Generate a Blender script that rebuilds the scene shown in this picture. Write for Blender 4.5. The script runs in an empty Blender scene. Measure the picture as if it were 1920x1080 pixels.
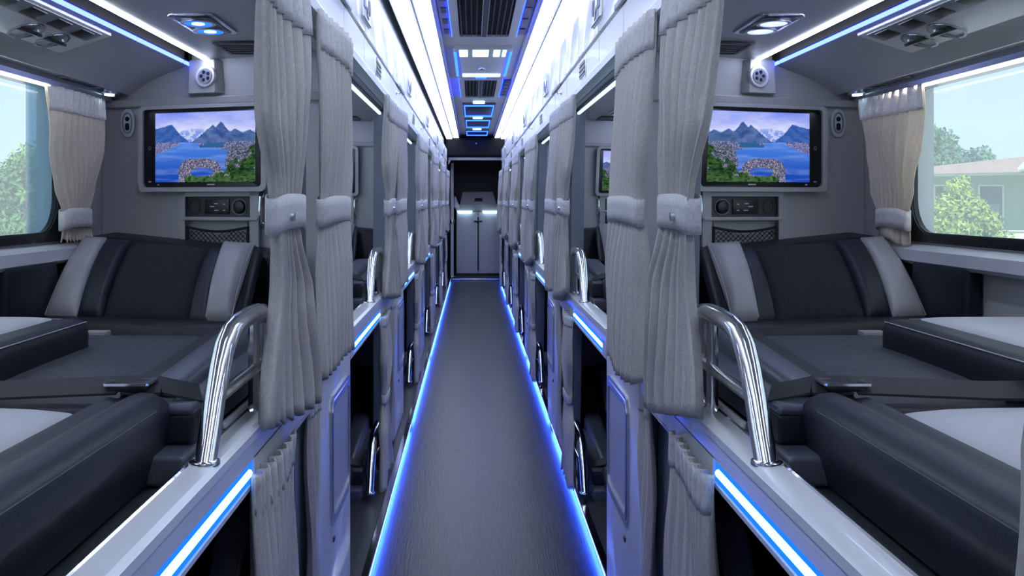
import bpy, bmesh, math, random
from mathutils import Vector, Matrix
R = random.Random(7)
SC = bpy.context.scene
COL = SC.collection
PI = math.pi

# ------------------------------------------------------------------ camera
EYE = 0.95                      # eye height above the aisle floor (m)
FPX = 1765.0                    # focal length in pixels of the 1920 px frame
cam_d = bpy.data.cameras.new('camera')
cam = bpy.data.objects.new('camera', cam_d)
COL.objects.link(cam)
cam.location = (0, 0, EYE)
cam.rotation_euler = (PI / 2, 0, 0)
cam_d.sensor_width = 36.0
cam_d.lens = FPX / 1920 * 36.0
cam_d.shift_x = (960 - 885) / 1920
cam_d.shift_y = -(540 - 378) / 1920
cam_d.clip_start = 0.02
cam_d.clip_end = 400
SC.camera = cam

# ------------------------------------------------------------------ world, sun, exposure
SC.view_settings.view_transform = 'Standard'
SC.view_settings.look = 'None'
SC.view_settings.exposure = 0.0
SC.view_settings.gamma = 1.0
SC.view_settings.use_curve_mapping = False
SUN_DIR = Vector((0.03, -0.75, 0.66)).normalized()
wd = bpy.data.worlds.new('world')
SC.world = wd
wd.use_nodes = True
wn = wd.node_tree
bg = wn.nodes['Background']
sky = wn.nodes.new('ShaderNodeTexSky')
sky.sky_type = 'HOSEK_WILKIE'
sky.turbidity = 3.2
sky.ground_albedo = 0.3
sky.sun_direction = SUN_DIR
wmix = wn.nodes.new('ShaderNodeMix')
wmix.data_type = 'RGBA'
wmix.inputs[0].default_value = 0.45
wmix.inputs[7].default_value = (0.72, 0.88, 1.0, 1)
wn.links.new(sky.outputs[0], wmix.inputs[6])
wn.links.new(wmix.outputs[2], bg.inputs[0])
bg.inputs[1].default_value = 2.2
sun_d = bpy.data.lights.new('sun_offscreen', 'SUN')
sun_d.energy = 6.0
sun_d.angle = 0.01
sun_d.color = (1.0, 0.95, 0.86)
sun = bpy.data.objects.new('sun_offscreen', sun_d)
COL.objects.link(sun)
sun.rotation_euler = SUN_DIR.to_track_quat('Z', 'Y').to_euler()

E_AISLE = 8.5      # aisle ceiling strips
E_BERTH = 26.0     # thin strips in the berth ceilings
E_WIN = 9.0        # window-head light lines
E_BLUE = 2.2       # blue accent tapes
COOL = (0.74, 0.83, 1.0)
BLUE = (0.008, 0.11, 1.0)

# ------------------------------------------------------------------ materials
MATS = {}


def nd(nt, t, **kw):
    n = nt.nodes.new(t)
    for k, v in kw.items():
        setattr(n, k, v)
    return n


def mat(name, col, rough=0.5, metal=0.0, var=0.0, vscale=30.0, bump=0.0, bscale=200.0,
        stretch=(1, 1, 1), coat=0.0, spec=0.5, sheen=0.0, trans=0.0):
    m = bpy.data.materials.new(name)
    m.use_nodes = True
    nt = m.node_tree
    b = nt.nodes['Principled BSDF']
    b.inputs['Base Color'].default_value = (*col, 1)
    b.inputs['Roughness'].default_value = rough
    b.inputs['Metallic'].default_value = metal
    b.inputs['Coat Weight'].default_value = coat
    b.inputs['Specular IOR Level'].default_value = spec
    b.inputs['Sheen Weight'].default_value = sheen
    tc = nd(nt, 'ShaderNodeTexCoord')
    mp = nd(nt, 'ShaderNodeMapping')
    mp.inputs['Scale'].default_value = stretch
    nt.links.new(tc.outputs['Object'], mp.inputs[0])
    if var > 0:
        nz = nd(nt, 'ShaderNodeTexNoise')
        nz.inputs['Scale'].default_value = vscale
        nz.inputs['Detail'].default_value = 6
        nt.links.new(mp.outputs[0], nz.inputs['Vector'])
        rp = nd(nt, 'ShaderNodeValToRGB')
        rp.color_ramp.elements[0].position = 0.3
        rp.color_ramp.elements[1].position = 0.7
        rp.color_ramp.elements[0].color = (*[c * (1 - var) for c in col], 1)
        rp.color_ramp.elements[1].color = (*[min(1, c * (1 + var)) for c in col], 1)
        nt.links.new(nz.outputs['Fac'], rp.inputs[0])
        nt.links.new(rp.outputs[0], b.inputs['Base Color'])
    if bump > 0:
        nz2 = nd(nt, 'ShaderNodeTexNoise')
        nz2.inputs['Scale'].default_value = bscale
        nz2.inputs['Detail'].default_value = 4
        nt.links.new(mp.outputs[0], nz2.inputs['Vector'])
        bp = nd(nt, 'ShaderNodeBump')
        bp.inputs['Strength'].default_value = bump
        bp.inputs['Distance'].default_value = 0.002
        nt.links.new(nz2.outputs['Fac'], bp.inputs['Height'])
        nt.links.new(bp.outputs[0], b.inputs['Normal'])
    if trans > 0:
        tb = nd(nt, 'ShaderNodeBsdfTranslucent')
        tb.inputs[0].default_value = (*col, 1)
        mx = nd(nt, 'ShaderNodeMixShader')
        mx.inputs[0].default_value = trans
        nt.links.new(b.outputs[0], mx.inputs[1])
        nt.links.new(tb.outputs[0], mx.inputs[2])
        nt.links.new(mx.outputs[0], nt.nodes['Material Output'].inputs[0])
    MATS[name] = m
    return m


def emit(name, col, strength):
    m = bpy.data.materials.new(name)
    m.use_nodes = True
    nt = m.node_tree
    nt.nodes.remove(nt.nodes['Principled BSDF'])
    e = nd(nt, 'ShaderNodeEmission')
    e.inputs[0].default_value = (*col, 1)
    e.inputs[1].default_value = strength
    nt.links.new(e.outputs[0], nt.nodes['Material Output'].inputs[0])
    MATS[name] = m
    return m


mat('white_plastic', (0.60, 0.62, 0.66), 0.30, var=0.03, vscale=6, coat=0.15)
mat('fascia_white', (0.92, 0.92, 0.92), 0.32, var=0.02, vscale=5, coat=0.2)
mat('wall_grey', (0.415, 0.42, 0.435), 0.42, var=0.05, vscale=4)
mat('ceil_grey', (0.385, 0.39, 0.405), 0.38, var=0.04, vscale=4)
mat('ceil_panel', (0.36, 0.365, 0.38), 0.35, var=0.05, vscale=5)
mat('trim_grey', (0.22, 0.23, 0.26), 0.4, var=0.05)
mat('post_grey', (0.16, 0.18, 0.22), 0.35, var=0.08, vscale=8)
mat('black_plastic', (0.012, 0.013, 0.017), 0.3, var=0.1)
mat('dark_plastic', (0.035, 0.038, 0.046), 0.4, var=0.1)
mat('rubber', (0.010, 0.012, 0.014), 0.35, var=0.1, coat=0.3)
mat('leather_black', (0.009, 0.010, 0.016), 0.47, spec=0.4, var=0.25, vscale=14, bump=0.25, bscale=380)
mat('leather_navy', (0.009, 0.012, 0.023), 0.46, spec=0.4, var=0.2, vscale=10, bump=0.2, bscale=380)
mat('leather_slate', (0.075, 0.084, 0.115), 0.38, var=0.15, vscale=9, bump=0.2, bscale=350)
mat('leather_grey', (0.34, 0.34, 0.355), 0.42, var=0.08, vscale=12, bump=0.2, bscale=380)
mat('leather_pale', (0.52, 0.53, 0.57), 0.45, var=0.07, vscale=7, bump=0.35, bscale=60)
mat('fabric_dark', (0.010, 0.011, 0.015), 0.85, var=0.35, vscale=260, bump=0.5, bscale=700)
mat('fabric_seat', (0.045, 0.050, 0.064), 0.6, var=0.12, vscale=20, bump=0.45, bscale=90)
mat('webbing', (0.011, 0.013, 0.019), 0.6, var=0.2, vscale=300, bump=0.4, bscale=500, stretch=(1, 1, 1))
mat('curtain', (0.42, 0.40, 0.395), 0.88, var=0.10, vscale=260, bump=0.5, bscale=500, stretch=(1, 1, 0.6), sheen=0.15)
mat('curtain_band', (0.46, 0.46, 0.49), 0.85, var=0.12, vscale=150, bump=0.5, bscale=420, sheen=0.15)
mat('window_cloth', (0.90, 0.81, 0.68), 0.85, trans=0.4, var=0.10, vscale=120, bump=0.6, bscale=420, stretch=(1, 1, 0.4), sheen=0.15)
mat('matte_black', (0.004, 0.004, 0.006), 0.6, var=0.1, spec=0.15)
mat('window_band', (0.74, 0.70, 0.66), 0.85, var=0.10, vscale=150, bump=0.5, bscale=420, sheen=0.15)
mat('chrome', (0.86, 0.87, 0.90), 0.13, metal=1.0)
mat('steel', (0.55, 0.57, 0.62), 0.25, metal=1.0, var=0.05)
mat('stitch_dark', (0.07, 0.07, 0.08), 0.8, var=0.2, vscale=900)
mat('stitch', (0.45, 0.46, 0.50), 0.8, var=0.2, vscale=900)
mat('net_cord', (0.010, 0.011, 0.014), 0.7, var=0.2, vscale=400)
mat('mark_white', (0.60, 0.62, 0.66), 0.5, var=0.02)
mat('lens', (0.75, 0.8, 0.9), 0.15, var=0.02)
emit('lamp_aisle', (0.72, 0.82, 1.0), E_AISLE)
emit('lamp_grille', (0.003, 0.012, 1.0), 42.0)
emit('lamp_unit', (0.010, 0.055, 1.0), 10.0)
emit('lamp_violet', (0.06, 0.10, 1.0), 9.0)
emit('lamp_rail', (0.36, 0.72, 1.0), 2.6)
emit('lamp_berth', COOL, E_BERTH)
emit('lamp_window', (1.0, 0.92, 0.82), E_WIN)
emit('lamp_blue', BLUE, E_BLUE)
emit('lamp_ice', (0.03, 0.15, 1.0), 3.0)
emit('lamp_ice_core', (0.50, 0.80, 1.0), 3.0)
emit('lamp_spot_blue', (0.015, 0.12, 1.0), 2.6)
emit('lamp_spot_white', (0.30, 0.38, 1.0), 2.6)
emit('lamp_floor', (0.022, 0.085, 1.0), 110.0)
emit('lamp_floor_core', (0.16, 0.24, 1.0), 5.0)


def floor_mat():
    m = bpy.data.materials.new('floor_vinyl')
    m.use_nodes = True
    nt = m.node_tree
    b = nt.nodes['Principled BSDF']
    tc = nd(nt, 'ShaderNodeTexCoord')
    mp = nd(nt, 'ShaderNodeMapping')
    mp.inputs['Scale'].default_value = (260, 9, 1)
    nt.links.new(tc.outputs['Object'], mp.inputs[0])
    nz = nd(nt, 'ShaderNodeTexNoise')
    nz.inputs['Scale'].default_value = 1.0
    nz.inputs['Detail'].default_value = 5
    nt.links.new(mp.outputs[0], nz.inputs['Vector'])
    rp = nd(nt, 'ShaderNodeValToRGB')
    rp.color_ramp.elements[0].position = 0.32
    rp.color_ramp.elements[1].position = 0.68
    rp.color_ramp.elements[0].color = (0.010, 0.0098, 0.0105, 1)
    rp.color_ramp.elements[1].color = (0.031, 0.030, 0.032, 1)
    nt.links.new(nz.outputs['Fac'], rp.inputs[0])
    nt.links.new(rp.outputs[0], b.inputs['Base Color'])
    b.inputs['Roughness'].default_value = 0.31
    b.inputs['Specular IOR Level'].default_value = 0.16
    bp = nd(nt, 'ShaderNodeBump')
    bp.inputs['Strength'].default_value = 0.25
    bp.inputs['Distance'].default_value = 0.002
    nt.links.new(nz.outputs['Fac'], bp.inputs['Height'])
    nt.links.new(bp.outputs[0], b.inputs['Normal'])
    MATS['floor_vinyl'] = m


def glass_mat(name, tint, gloss, veil):
    m = bpy.data.materials.new(name)
    m.use_nodes = True
    nt = m.node_tree
    nt.nodes.remove(nt.nodes['Principled BSDF'])
    t = nd(nt, 'ShaderNodeBsdfTransparent')
    t.inputs[0].default_value = (*tint, 1)
    g = nd(nt, 'ShaderNodeBsdfGlossy')
    g.inputs['Roughness'].default_value = 0.03
    haze = nd(nt, 'ShaderNodeBsdfTranslucent')          # whitish veil mixed into the glass to make the view outside hazy
    haze.inputs[0].default_value = (0.92, 0.96, 1.0, 1)
    mf = nd(nt, 'ShaderNodeMixShader')
    mf.inputs[0].default_value = veil
    nt.links.new(t.outputs[0], mf.inputs[1])
    nt.links.new(haze.outputs[0], mf.inputs[2])
    mx = nd(nt, 'ShaderNodeMixShader')
    mx.inputs[0].default_value = gloss
    nt.links.new(mf.outputs[0], mx.inputs[1])
    nt.links.new(g.outputs[0], mx.inputs[2])
    nt.links.new(mx.outputs[0], nt.nodes['Material Output'].inputs[0])
    MATS[name] = m


def screen_mat():
    m = bpy.data.materials.new('tv_picture')
    m.use_nodes = True
    nt = m.node_tree
    nt.nodes.remove(nt.nodes['Principled BSDF'])
    at = nd(nt, 'ShaderNodeAttribute')
    at.attribute_name = 'picture'
    e = nd(nt, 'ShaderNodeEmission')
    e.inputs[1].default_value = 1.0
    nt.links.new(at.outputs['Color'], e.inputs[0])
    nt.links.new(e.outputs[0], nt.nodes['Material Output'].inputs[0])
    MATS['tv_picture'] = m


floor_mat()
glass_mat('window_glass', (0.93, 0.98, 1.0), 0.03, 0.22)
glass_mat('tinted_glass', (0.45, 0.58, 0.68), 0.05, 0.15)
screen_mat()


# ------------------------------------------------------------------ side coordinates
# a = distance from the camera line towards the outer wall, y = along the bus, z = height relative to the eye
def W(s, a, y, z):
    if s < 0:
        return Vector((-a, y, EYE + z))
    if s == 0:
        return Vector((a, y, EYE + z))
    f = max(0.0, min(1.0, z / 0.35)) * max(0.0, min(1.0, (0.7 - a) / 0.3))
    return Vector((1.04 * a + 0.02 + 0.022 * f, y, EYE + z))


class MB:
    """collects shapes (in side coordinates) for one mesh"""
    def __init__(self, s=0):
        self.s = s
        self.bm = bmesh.new()

    def _add(self, b2, smooth=True):
        bmesh.ops.recalc_face_normals(b2, faces=b2.faces)
        vm = {}
        for v in b2.verts:
            vm[v] = self.bm.verts.new(v.co)
        for f in b2.faces:
            try:
                nf = self.bm.faces.new([vm[v] for v in f.verts])
                nf.smooth = smooth
            except ValueError:
                pass
        b2.free()
        return self

    def hexa(self, c, bev=0.0, seg=2):
        """8 corners: bottom 4 (loop) then top 4 (same order)"""
        b = bmesh.new()
        v = [b.verts.new(p) for p in c]
        for q in ((0, 1, 2, 3), (7, 6, 5, 4), (0, 4, 5, 1), (1, 5, 6, 2), (2, 6, 7, 3), (3, 7, 4, 0)):
            b.faces.new([v[i] for i in q])
        if bev > 0:
            bmesh.ops.bevel(b, geom=b.edges[:], offset=bev, segments=seg, profile=0.6, affect='EDGES', clamp_overlap=True)
        return self._add(b, bev > 0)

    def box(self, a0, a1, y0, y1, z0, z1, bev=0.0, seg=2):
        return self.hexa([(a0, y0, z0), (a1, y0, z0), (a1, y1, z0), (a0, y1, z0),
                          (a0, y0, z1), (a1, y0, z1), (a1, y1, z1), (a0, y1, z1)], bev, seg)

    def prism(self, prof, y0, y1, ny=1, fy=None, smooth=True, capbev=0.0):
        """closed (a,z) profile extruded along y; fy(y)->(da,dz) offset"""
        b = bmesh.new()
        n = len(prof)
        rings = []
        for j in range(ny + 1):
            y = y0 + (y1 - y0) * j / ny
            rings.append([b.verts.new((p[0] + (fy(y)[0] if fy else 0), y, p[1] + (fy(y)[1] if fy else 0))) for p in prof])
        for j in range(ny):
            for i in range(n):
                b.faces.new((rings[j][i], rings[j][(i + 1) % n], rings[j + 1][(i + 1) % n], rings[j + 1][i]))
        c0 = b.faces.new(rings[0])
        c1 = b.faces.new(rings[-1])
        if capbev > 0:
            bmesh.ops.bevel(b, geom=list(set(c0.edges[:] + c1.edges[:])), offset=capbev, segments=3, profile=0.5, affect='EDGES', clamp_overlap=True)
        return self._add(b, smooth)

    def tube(self, pts, r, n=10, closed=False):
        pts = [Vector(p) for p in pts]
        b = bmesh.new()
        rings = []
        m = len(pts)
        up = Vector((0.123, 0.31, 0.94)).normalized()
        last = None
        for i, p in enumerate(pts):
            if closed:
                t = pts[(i + 1) % m] - pts[i - 1]
            else:
                t = pts[min(i + 1, m - 1)] - pts[max(i - 1, 0)]
            t.normalize()
            u = (last - t * last.dot(t)) if last else t.cross(up)
            if u.length < 1e-5:
                u = t.cross(Vector((1, 0, 0)))
            u.normalize()
            last = u
            w = t.cross(u)
            rr = r[i] if isinstance(r, (list, tuple)) else r
            rings.append([b.verts.new(p + u * math.cos(2 * PI * k / n) * rr + w * math.sin(2 * PI * k / n) * rr) for k in range(n)])
        for i in range(m if closed else m - 1):
            q, s = rings[i], rings[(i + 1) % m]
            for k in range(n):
                b.faces.new((q[k], q[(k + 1) % n], s[(k + 1) % n], s[k]))
        if not closed:
            b.faces.new(rings[0][::-1])
            b.faces.new(rings[-1])
        return self._add(b)

    def disc(self, c, axis, r, h, n=24, bev=0.0, sx=1.0):
        """short cylinder centred at c along axis; sx squeezes one radius"""
        b = bmesh.new()
        ax = Vector(axis).normalized()
        u = ax.cross(Vector((0, 0, 1)))
        if u.length < 1e-4:
            u = Vector((1, 0, 0))
        u.normalize()
        w = ax.cross(u)
        c = Vector(c)
        lo = [b.verts.new(c - ax * h / 2 + u * math.cos(2 * PI * k / n) * r * sx + w * math.sin(2 * PI * k / n) * r) for k in range(n)]
        hi = [b.verts.new(c + ax * h / 2 + u * math.cos(2 * PI * k / n) * r * sx + w * math.sin(2 * PI * k / n) * r) for k in range(n)]
        for k in range(n):
            b.faces.new((lo[k], lo[(k + 1) % n], hi[(k + 1) % n], hi[k]))
        b.faces.new(lo[::-1])
        f = b.faces.new(hi)
        if bev > 0:
            bmesh.ops.bevel(b, geom=f.edges[:], offset=bev, segments=2, profile=0.5, affect='EDGES', clamp_overlap=True)
        return self._add(b, True)

    def grid(self, fn, nu, nv, smooth=True):
        b = bmesh.new()
        g = [[b.verts.new(fn(i / nu, j / nv)) for i in range(nu + 1)] for j in range(nv + 1)]
        for j in range(nv):
            for i in range(nu):
                b.faces.new((g[j][i], g[j][i + 1], g[j + 1][i + 1], g[j + 1][i]))
        return self._add(b, smooth)

    def ring(self, outer, inner, d):
        """frame between two closed loops of equal length, depth vector d"""
        b = bmesh.new()
        d = Vector(d)
        n = len(outer)
        o0 = [b.verts.new(p) for p in outer]
        i0 = [b.verts.new(p) for p in inner]
        o1 = [b.verts.new(Vector(p) + d) for p in outer]
        i1 = [b.verts.new(Vector(p) + d) for p in inner]
        for k in range(n):
            l = (k + 1) % n
            b.faces.new((o0[k], o0[l], i0[l], i0[k]))
            b.faces.new((o1[l], o1[k], i1[k], i1[l]))
            b.faces.new((o0[l], o0[k], o1[k], o1[l]))
            b.faces.new((i0[k], i0[l], i1[l], i1[k]))
        return self._add(b, False)

    def slab(self, loop, d, bev=0.0):
        b = bmesh.new()
        d = Vector(d)
        n = len(loop)
        o0 = [b.verts.new(p) for p in loop]
        o1 = [b.verts.new(Vector(p) + d) for p in loop]
        for k in range(n):
            b.faces.new((o0[k], o0[(k + 1) % n], o1[(k + 1) % n], o1[k]))
        b.faces.new(o0[::-1])
        f = b.faces.new(o1)
        if bev > 0:
            bmesh.ops.bevel(b, geom=f.edges[:], offset=bev, segments=2, profile=0.5, affect='EDGES', clamp_overlap=True)
        return self._add(b, bev > 0)


def rrect(cx, cy, w, h, r, n=5):
    pts = []
    for (sx, sy, a0) in ((1, 1, 0), (-1, 1, 90), (-1, -1, 180), (1, -1, 270)):
        for k in range(n + 1):
            t = math.radians(a0 + 90 * k / n)
            pts.append((cx + sx * (w / 2 - r) + r * math.cos(t), cy + sy * (h / 2 - r) + r * math.sin(t)))
    return pts


def build(mb, name, m, origin=(0, 0, 0), parent=None, sharp=35):
    o = Vector(origin)
    for v in mb.bm.verts:
        v.co = W(mb.s, *v.co) - o
    if mb.s > 0 or mb.s < 0:
        pass
    bmesh.ops.recalc_face_normals(mb.bm, faces=mb.bm.faces)
    me = bpy.data.meshes.new(name)
    mb.bm.to_mesh(me)
    mb.bm.free()
    me.materials.append(MATS[m])
    try:
        me.set_sharp_from_angle(angle=math.radians(sharp))
    except Exception:
        pass
    ob = bpy.data.objects.new(name, me)
    COL.objects.link(ob)
    if parent is not None:
        ob.parent = parent
    else:
        ob.location = o
    return ob


def tag(o, label, cat, group=None):
    o['label'] = label
    o['category'] = cat
    if group:
        o['group'] = group
    return o


class Thing:
    def __init__(self, name, s, base, label, cat, group=None):
        self.s = s
        self.o = W(s, *base)
        self.root = bpy.data.objects.new(name, None)
        self.root.empty_display_size = 0.02
        COL.objects.link(self.root)
        self.root.location = self.o
        tag(self.root, label, cat, group)

    def mb(self):
        return MB(self.s)

    def add(self, name, mb, m, parent=None, label=None, sharp=35):
        ob = build(mb, name, m, self.o, parent or self.root, sharp)
        if label:
            ob['label'] = label
        return ob


def copy_tree(o, d=None, label=None, parent=None):
    c = o.copy()
    COL.objects.link(c)
    if parent is not None:
        c.parent = parent
    if d is not None:
        c.location = o.location + Vector(d)
    if label:
        c['label'] = label
    for ch in o.children:
        if ch is not c:
            copy_tree(ch, None, None, c)
    return c


def struct(mb, name, m, origin=(0, 0, 0), label=None):
    o = build(mb, name, m, origin)
    o['kind'] = 'structure'
    if label:
        o['label'] = label
    return o


SIDES = (-1, 1)
SN = {-1: 'left', 1: 'right'}
SIDE = {-1: 'tree side', 1: 'house side'}
PITCH = 1.8
NB = 6
ORD = {0: 'seventh', 1: 'sixth', 2: 'fifth', 3: 'fourth', 4: 'third', 5: 'second', 6: 'first'}


def where(s, k):
    return f'{SIDE[s]}, {ORD[k]} berth from cabinet'


Y_END = 11.35
Y_BACK = -1.6


def YW(a):               # front face of the berth partition (its outer end lies farther forward)
    return 2.2 + 0.333 * (a - 0.33)


# ================================================================== STRUCTURE
m = MB(0)
m.box(-1.12, 1.2, Y_BACK, 13.4, -EYE - 0.12, -EYE)
struct(m, 'floor', 'floor_vinyl', label='dark grey streaked vinyl floor of the aisle')

# aisle ceiling: a recessed centre panel between the light strips
CX = 0.058
m = MB(0)
m.box(CX - 0.215, CX + 0.225, Y_BACK, 11.4, 0.805, 0.84)
struct(m, 'ceiling', 'ceil_panel', label='centre panel of the aisle ceiling in blue light')
m = MB(0)
m.box(-1.15, 1.25, Y_BACK, 13.4, 0.88, 0.95)
struct(m, 'ceiling_roof', 'ceil_grey')

LX = {-1: (-0.158, -0.222, -0.236, -0.303), 1: (0.272, 0.330, 0.343, 0.408)}   # strip edges in x
for s in SIDES:
    x0, x1, x2, x3 = LX[s]
    n = SN[s]
    # grey rails carrying the strips
    m = MB(0)
    m.box(min(x0, x1) - 0.012, max(x0, x1) + 0.012, Y_BACK, 11.4, 0.775, 0.90)
    m.box(min(x2, x3) - 0.010, max(x2, x3) + 0.012, Y_BACK, 11.4, 0.758, 0.90)
    struct(m, f'ceiling_rail_{n}', 'white_plastic')
    for nm, (p, q, z) in (('inner', (x0, x1, 0.775)), ('outer', (x2, x3, 0.758))):
        t = Thing('light_strip', 0, ((p + q) / 2, 0, z - 0.012),
                  f'{"narrow" if nm == "inner" else "wide"} white ceiling light strip, {"beside the blue ceiling panel" if nm == "inner" else "beside the panelled fascia"}, {SIDE[s]}', 'light', 'aisle light strips')
        d = t.mb()
        d.prism([(min(p, q), z + 0.004), (max(p, q), z + 0.004), (max(p, q) - 0.004, z - 0.008), (min(p, q) + 0.004, z - 0.008)], Y_BACK, 11.38)
        t.add('diffuser', d, 'lamp_aisle')
        d = t.mb()
        for e in (min(p, q) - 0.004, max(p, q)):
            d.box(e, e + 0.004, Y_BACK, 11.38, z - 0.012, z + 0.002)
        t.add('frame', d, 'steel')
    # fascia above the berths : backing, header lip and single panels
    m = MB(s)
    m.prism([(0.318, 0.345), (0.335, 0.345), (0.335, 0.88), (0.345, 0.88), (0.352, 0.76), (0.352, 0.70), (0.335, 0.64), (0.318, 0.62)], Y_BACK, 11.4)
    fas = struct(m, f'wall_fascia_{n}', 'trim_grey')
    m = MB(s)
    cv = [(0.300, 0.622), (0.306, 0.618), (0.335, 0.655), (0.348, 0.70), (0.345, 0.752), (0.338, 0.762), (0.336, 0.74), (0.338, 0.70), (0.326, 0.660)]
    m.prism(cv, Y_BACK, 11.38)
    struct(m, f'trim_cove_{n}', 'fascia_white')
    m = MB(s)
    m.prism([(0.284, 0.347), (0.36, 0.347), (0.36, 0.372), (0.318, 0.378), (0.288, 0.374), (0.283, 0.366)], Y_BACK, 11.38)
    struct(m, f'trim_header_{n}', 'white_plastic', label='white curtain header lip above the berths')
    edges = [0.0, 0.42, 0.90, 1.32]
    yk = -1.4
    while yk < 11.2:
        for i, e in enumerate(edges):
            y0 = yk + e + 0.005
            y1 = min(yk + (edges[i + 1] if i < 3 else PITCH) - 0.005, 11.36)
            if y1 - y0 < 0.05:
                continue
            o = MB(s).box(0.300, 0.320, y0, y1, 0.379, 0.462, 0.003, 1)
            build(o, 'panel', 'fascia_white', parent=fas)
            o = MB(s).box(0.297, 0.320, y0, y1, 0.470, 0.618, 0.006, 2)
            build(o, 'panel', 'fascia_white', parent=fas)
        yk += PITCH

    # outer wall with a window opening in every bay
    AW = 0.945
    m = MB(s)
    m.box(AW, AW + 0.05, Y_BACK, 13.4, -EYE - 0.02, -0.088)
    m.box(AW, AW + 0.05, Y_BACK, 13.4, 0.278, 0.90)
    wy = []
    for k in range(0, NB + 1):
        wy.append((0.78 + PITCH * (k - 1), 2.15 + PITCH * (k - 1)))
    prev = Y_BACK
    for (p, q) in wy:
        m.box(AW, AW + 0.05, prev, p, -0.10, 0.29)
        prev = q
    m.box(AW, AW + 0.05, prev, 13.4, -0.10, 0.29)
    struct(m, f'wall_{n}', 'wall_grey')
    # sill ledge
    m = MB(s)
    m.prism([(0.95, -0.095), (0.925, -0.096), (0.912, -0.106), (0.910, -0.130), (0.918, -0.138), (0.95, -0.138)], Y_BACK, 11.38)
    struct(m, f'trim_sill_{n}', 'white_plastic')
    # berth ceiling: flat inner part, light slot, sloping outer locker, window head
    pf = [(0.325, 0.372), (0.325, 0.352), (0.50, 0.350), (0.645, 0.346), (0.650, 0.352), (0.652, 0.372), (0.694, 0.372), (0.696, 0.345), (0.702, 0.336), (0.76, 0.318), (0.81, 0.300), (0.845, 0.281), (0.862, 0.268),
          (0.868, 0.268), (0.872, 0.276), (0.90, 0.272), (0.902, 0.262), (0.950, 0.262), (0.950, 0.40), (0.325, 0.40)]
    m = MB(s)
    m.prism(pf, Y_BACK, 11.38)
    struct(m, f'ceiling_berth_{n}', 'ceil_grey', label='grey moulded ceiling over the upper berths')
    # deck of the upper berths and the low plinth of the lower ones
    m = MB(s)
    m.box(0.336, 0.945, Y_BACK, 11.35, -0.392, -0.342)
    struct(m, f'floor_deck_{n}', 'dark_plastic')
    ap = 0.268 if s < 0 else 0.312
    m = MB(s)
    m.box(ap, 0.40, Y_BACK, 11.35, -EYE - 0.01, -EYE + 0.022, 0.003, 1)
    struct(m, f'trim_plinth_{n}', 'dark_plastic')
    m = MB(s)
    m.box(ap - 0.014, ap + 0.006, Y_BACK, 11.35, -EYE + 0.022, -EYE + 0.029, 0.002, 1)
    struct(m, f'trim_plinth_edge_{n}', 'chrome')

    # partitions between the bays, with a moulded upper bulkhead and a box-like control recess
    for k in range(0, NB + 1):
        dy = PITCH * (k - 1)
        m = MB(s)

        def wp(a, off, z, dy=dy):
            return (a, YW(a) + dy - off, z)
        m.hexa([wp(0.335, 0, -EYE), wp(0.944, 0, -EYE), wp(0.944, -0.05, -EYE), wp(0.335, -0.05, -EYE),
                wp(0.335, 0, 0.36), wp(0.944, 0, 0.36), wp(0.944, -0.05, 0.36), wp(0.335, -0.05, 0.36)])
        # wall skin below the bulkhead: frame round the television
        m.hexa([wp(0.345, 0.014, 0.236), wp(0.94, 0.014, 0.236), wp(0.94, 0, 0.236), wp(0.345, 0, 0.236),
                wp(0.345, 0.020, 0.256), wp(0.94, 0.020, 0.256), wp(0.94, 0, 0.256), wp(0.345, 0, 0.256)], 0.003, 1)
        struct(m, f'wall_partition_{n}_{k}', 'wall_grey', label='grey moulded partition between two berths')

# ends
m = MB(0)
m.box(-1.15, 1.25, Y_BACK - 0.05, Y_BACK, -EYE, 0.95)
struct(m, 'wall_back', 'wall_grey')
m = MB(0)
m.box(-1.15, 1.25, 13.4, 13.45, -EYE, 0.95)
struct(m, 'wall_front', 'dark_plastic')
m = MB(0)
m.box(-1.15, -0.285, 11.36, 11.44, -EYE, 0.9)
m.box(0.395, 1.25, 11.36, 11.44, -EYE, 0.9)
struct(m, 'wall_bulkhead', 'matte_black')
m = MB(0)
m.box(-0.32, 0.44, 11.36, 11.44, 0.50, 0.535, 0.006)
m.hexa([(-0.30, 11.36, 0.42), (-0.255, 11.36, 0.50), (-0.255, 11.44, 0.50), (-0.30, 11.44, 0.42),
        (-0.30, 11.36, 0.50), (-0.27, 11.36, 0.51), (-0.27, 11.44, 0.51), (-0.30, 11.44, 0.50)])
m.hexa([(0.41, 11.36, 0.42), (0.365, 11.36, 0.50), (0.365, 11.44, 0.50), (0.41, 11.44, 0.42),
        (0.41, 11.36, 0.50), (0.38, 11.36, 0.51), (0.38, 11.44, 0.51), (0.41, 11.44, 0.50)])
struct(m, 'trim_1', 'white_plastic', label='white lintel over the doorway at the aisle end')
m = MB(0)
m.box(-0.285, 0.395, 11.38, 11.43, -EYE, -EYE + 0.018, 0.004)
struct(m, 'trim_2', 'steel', label='metal threshold strip at the aisle end')

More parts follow.
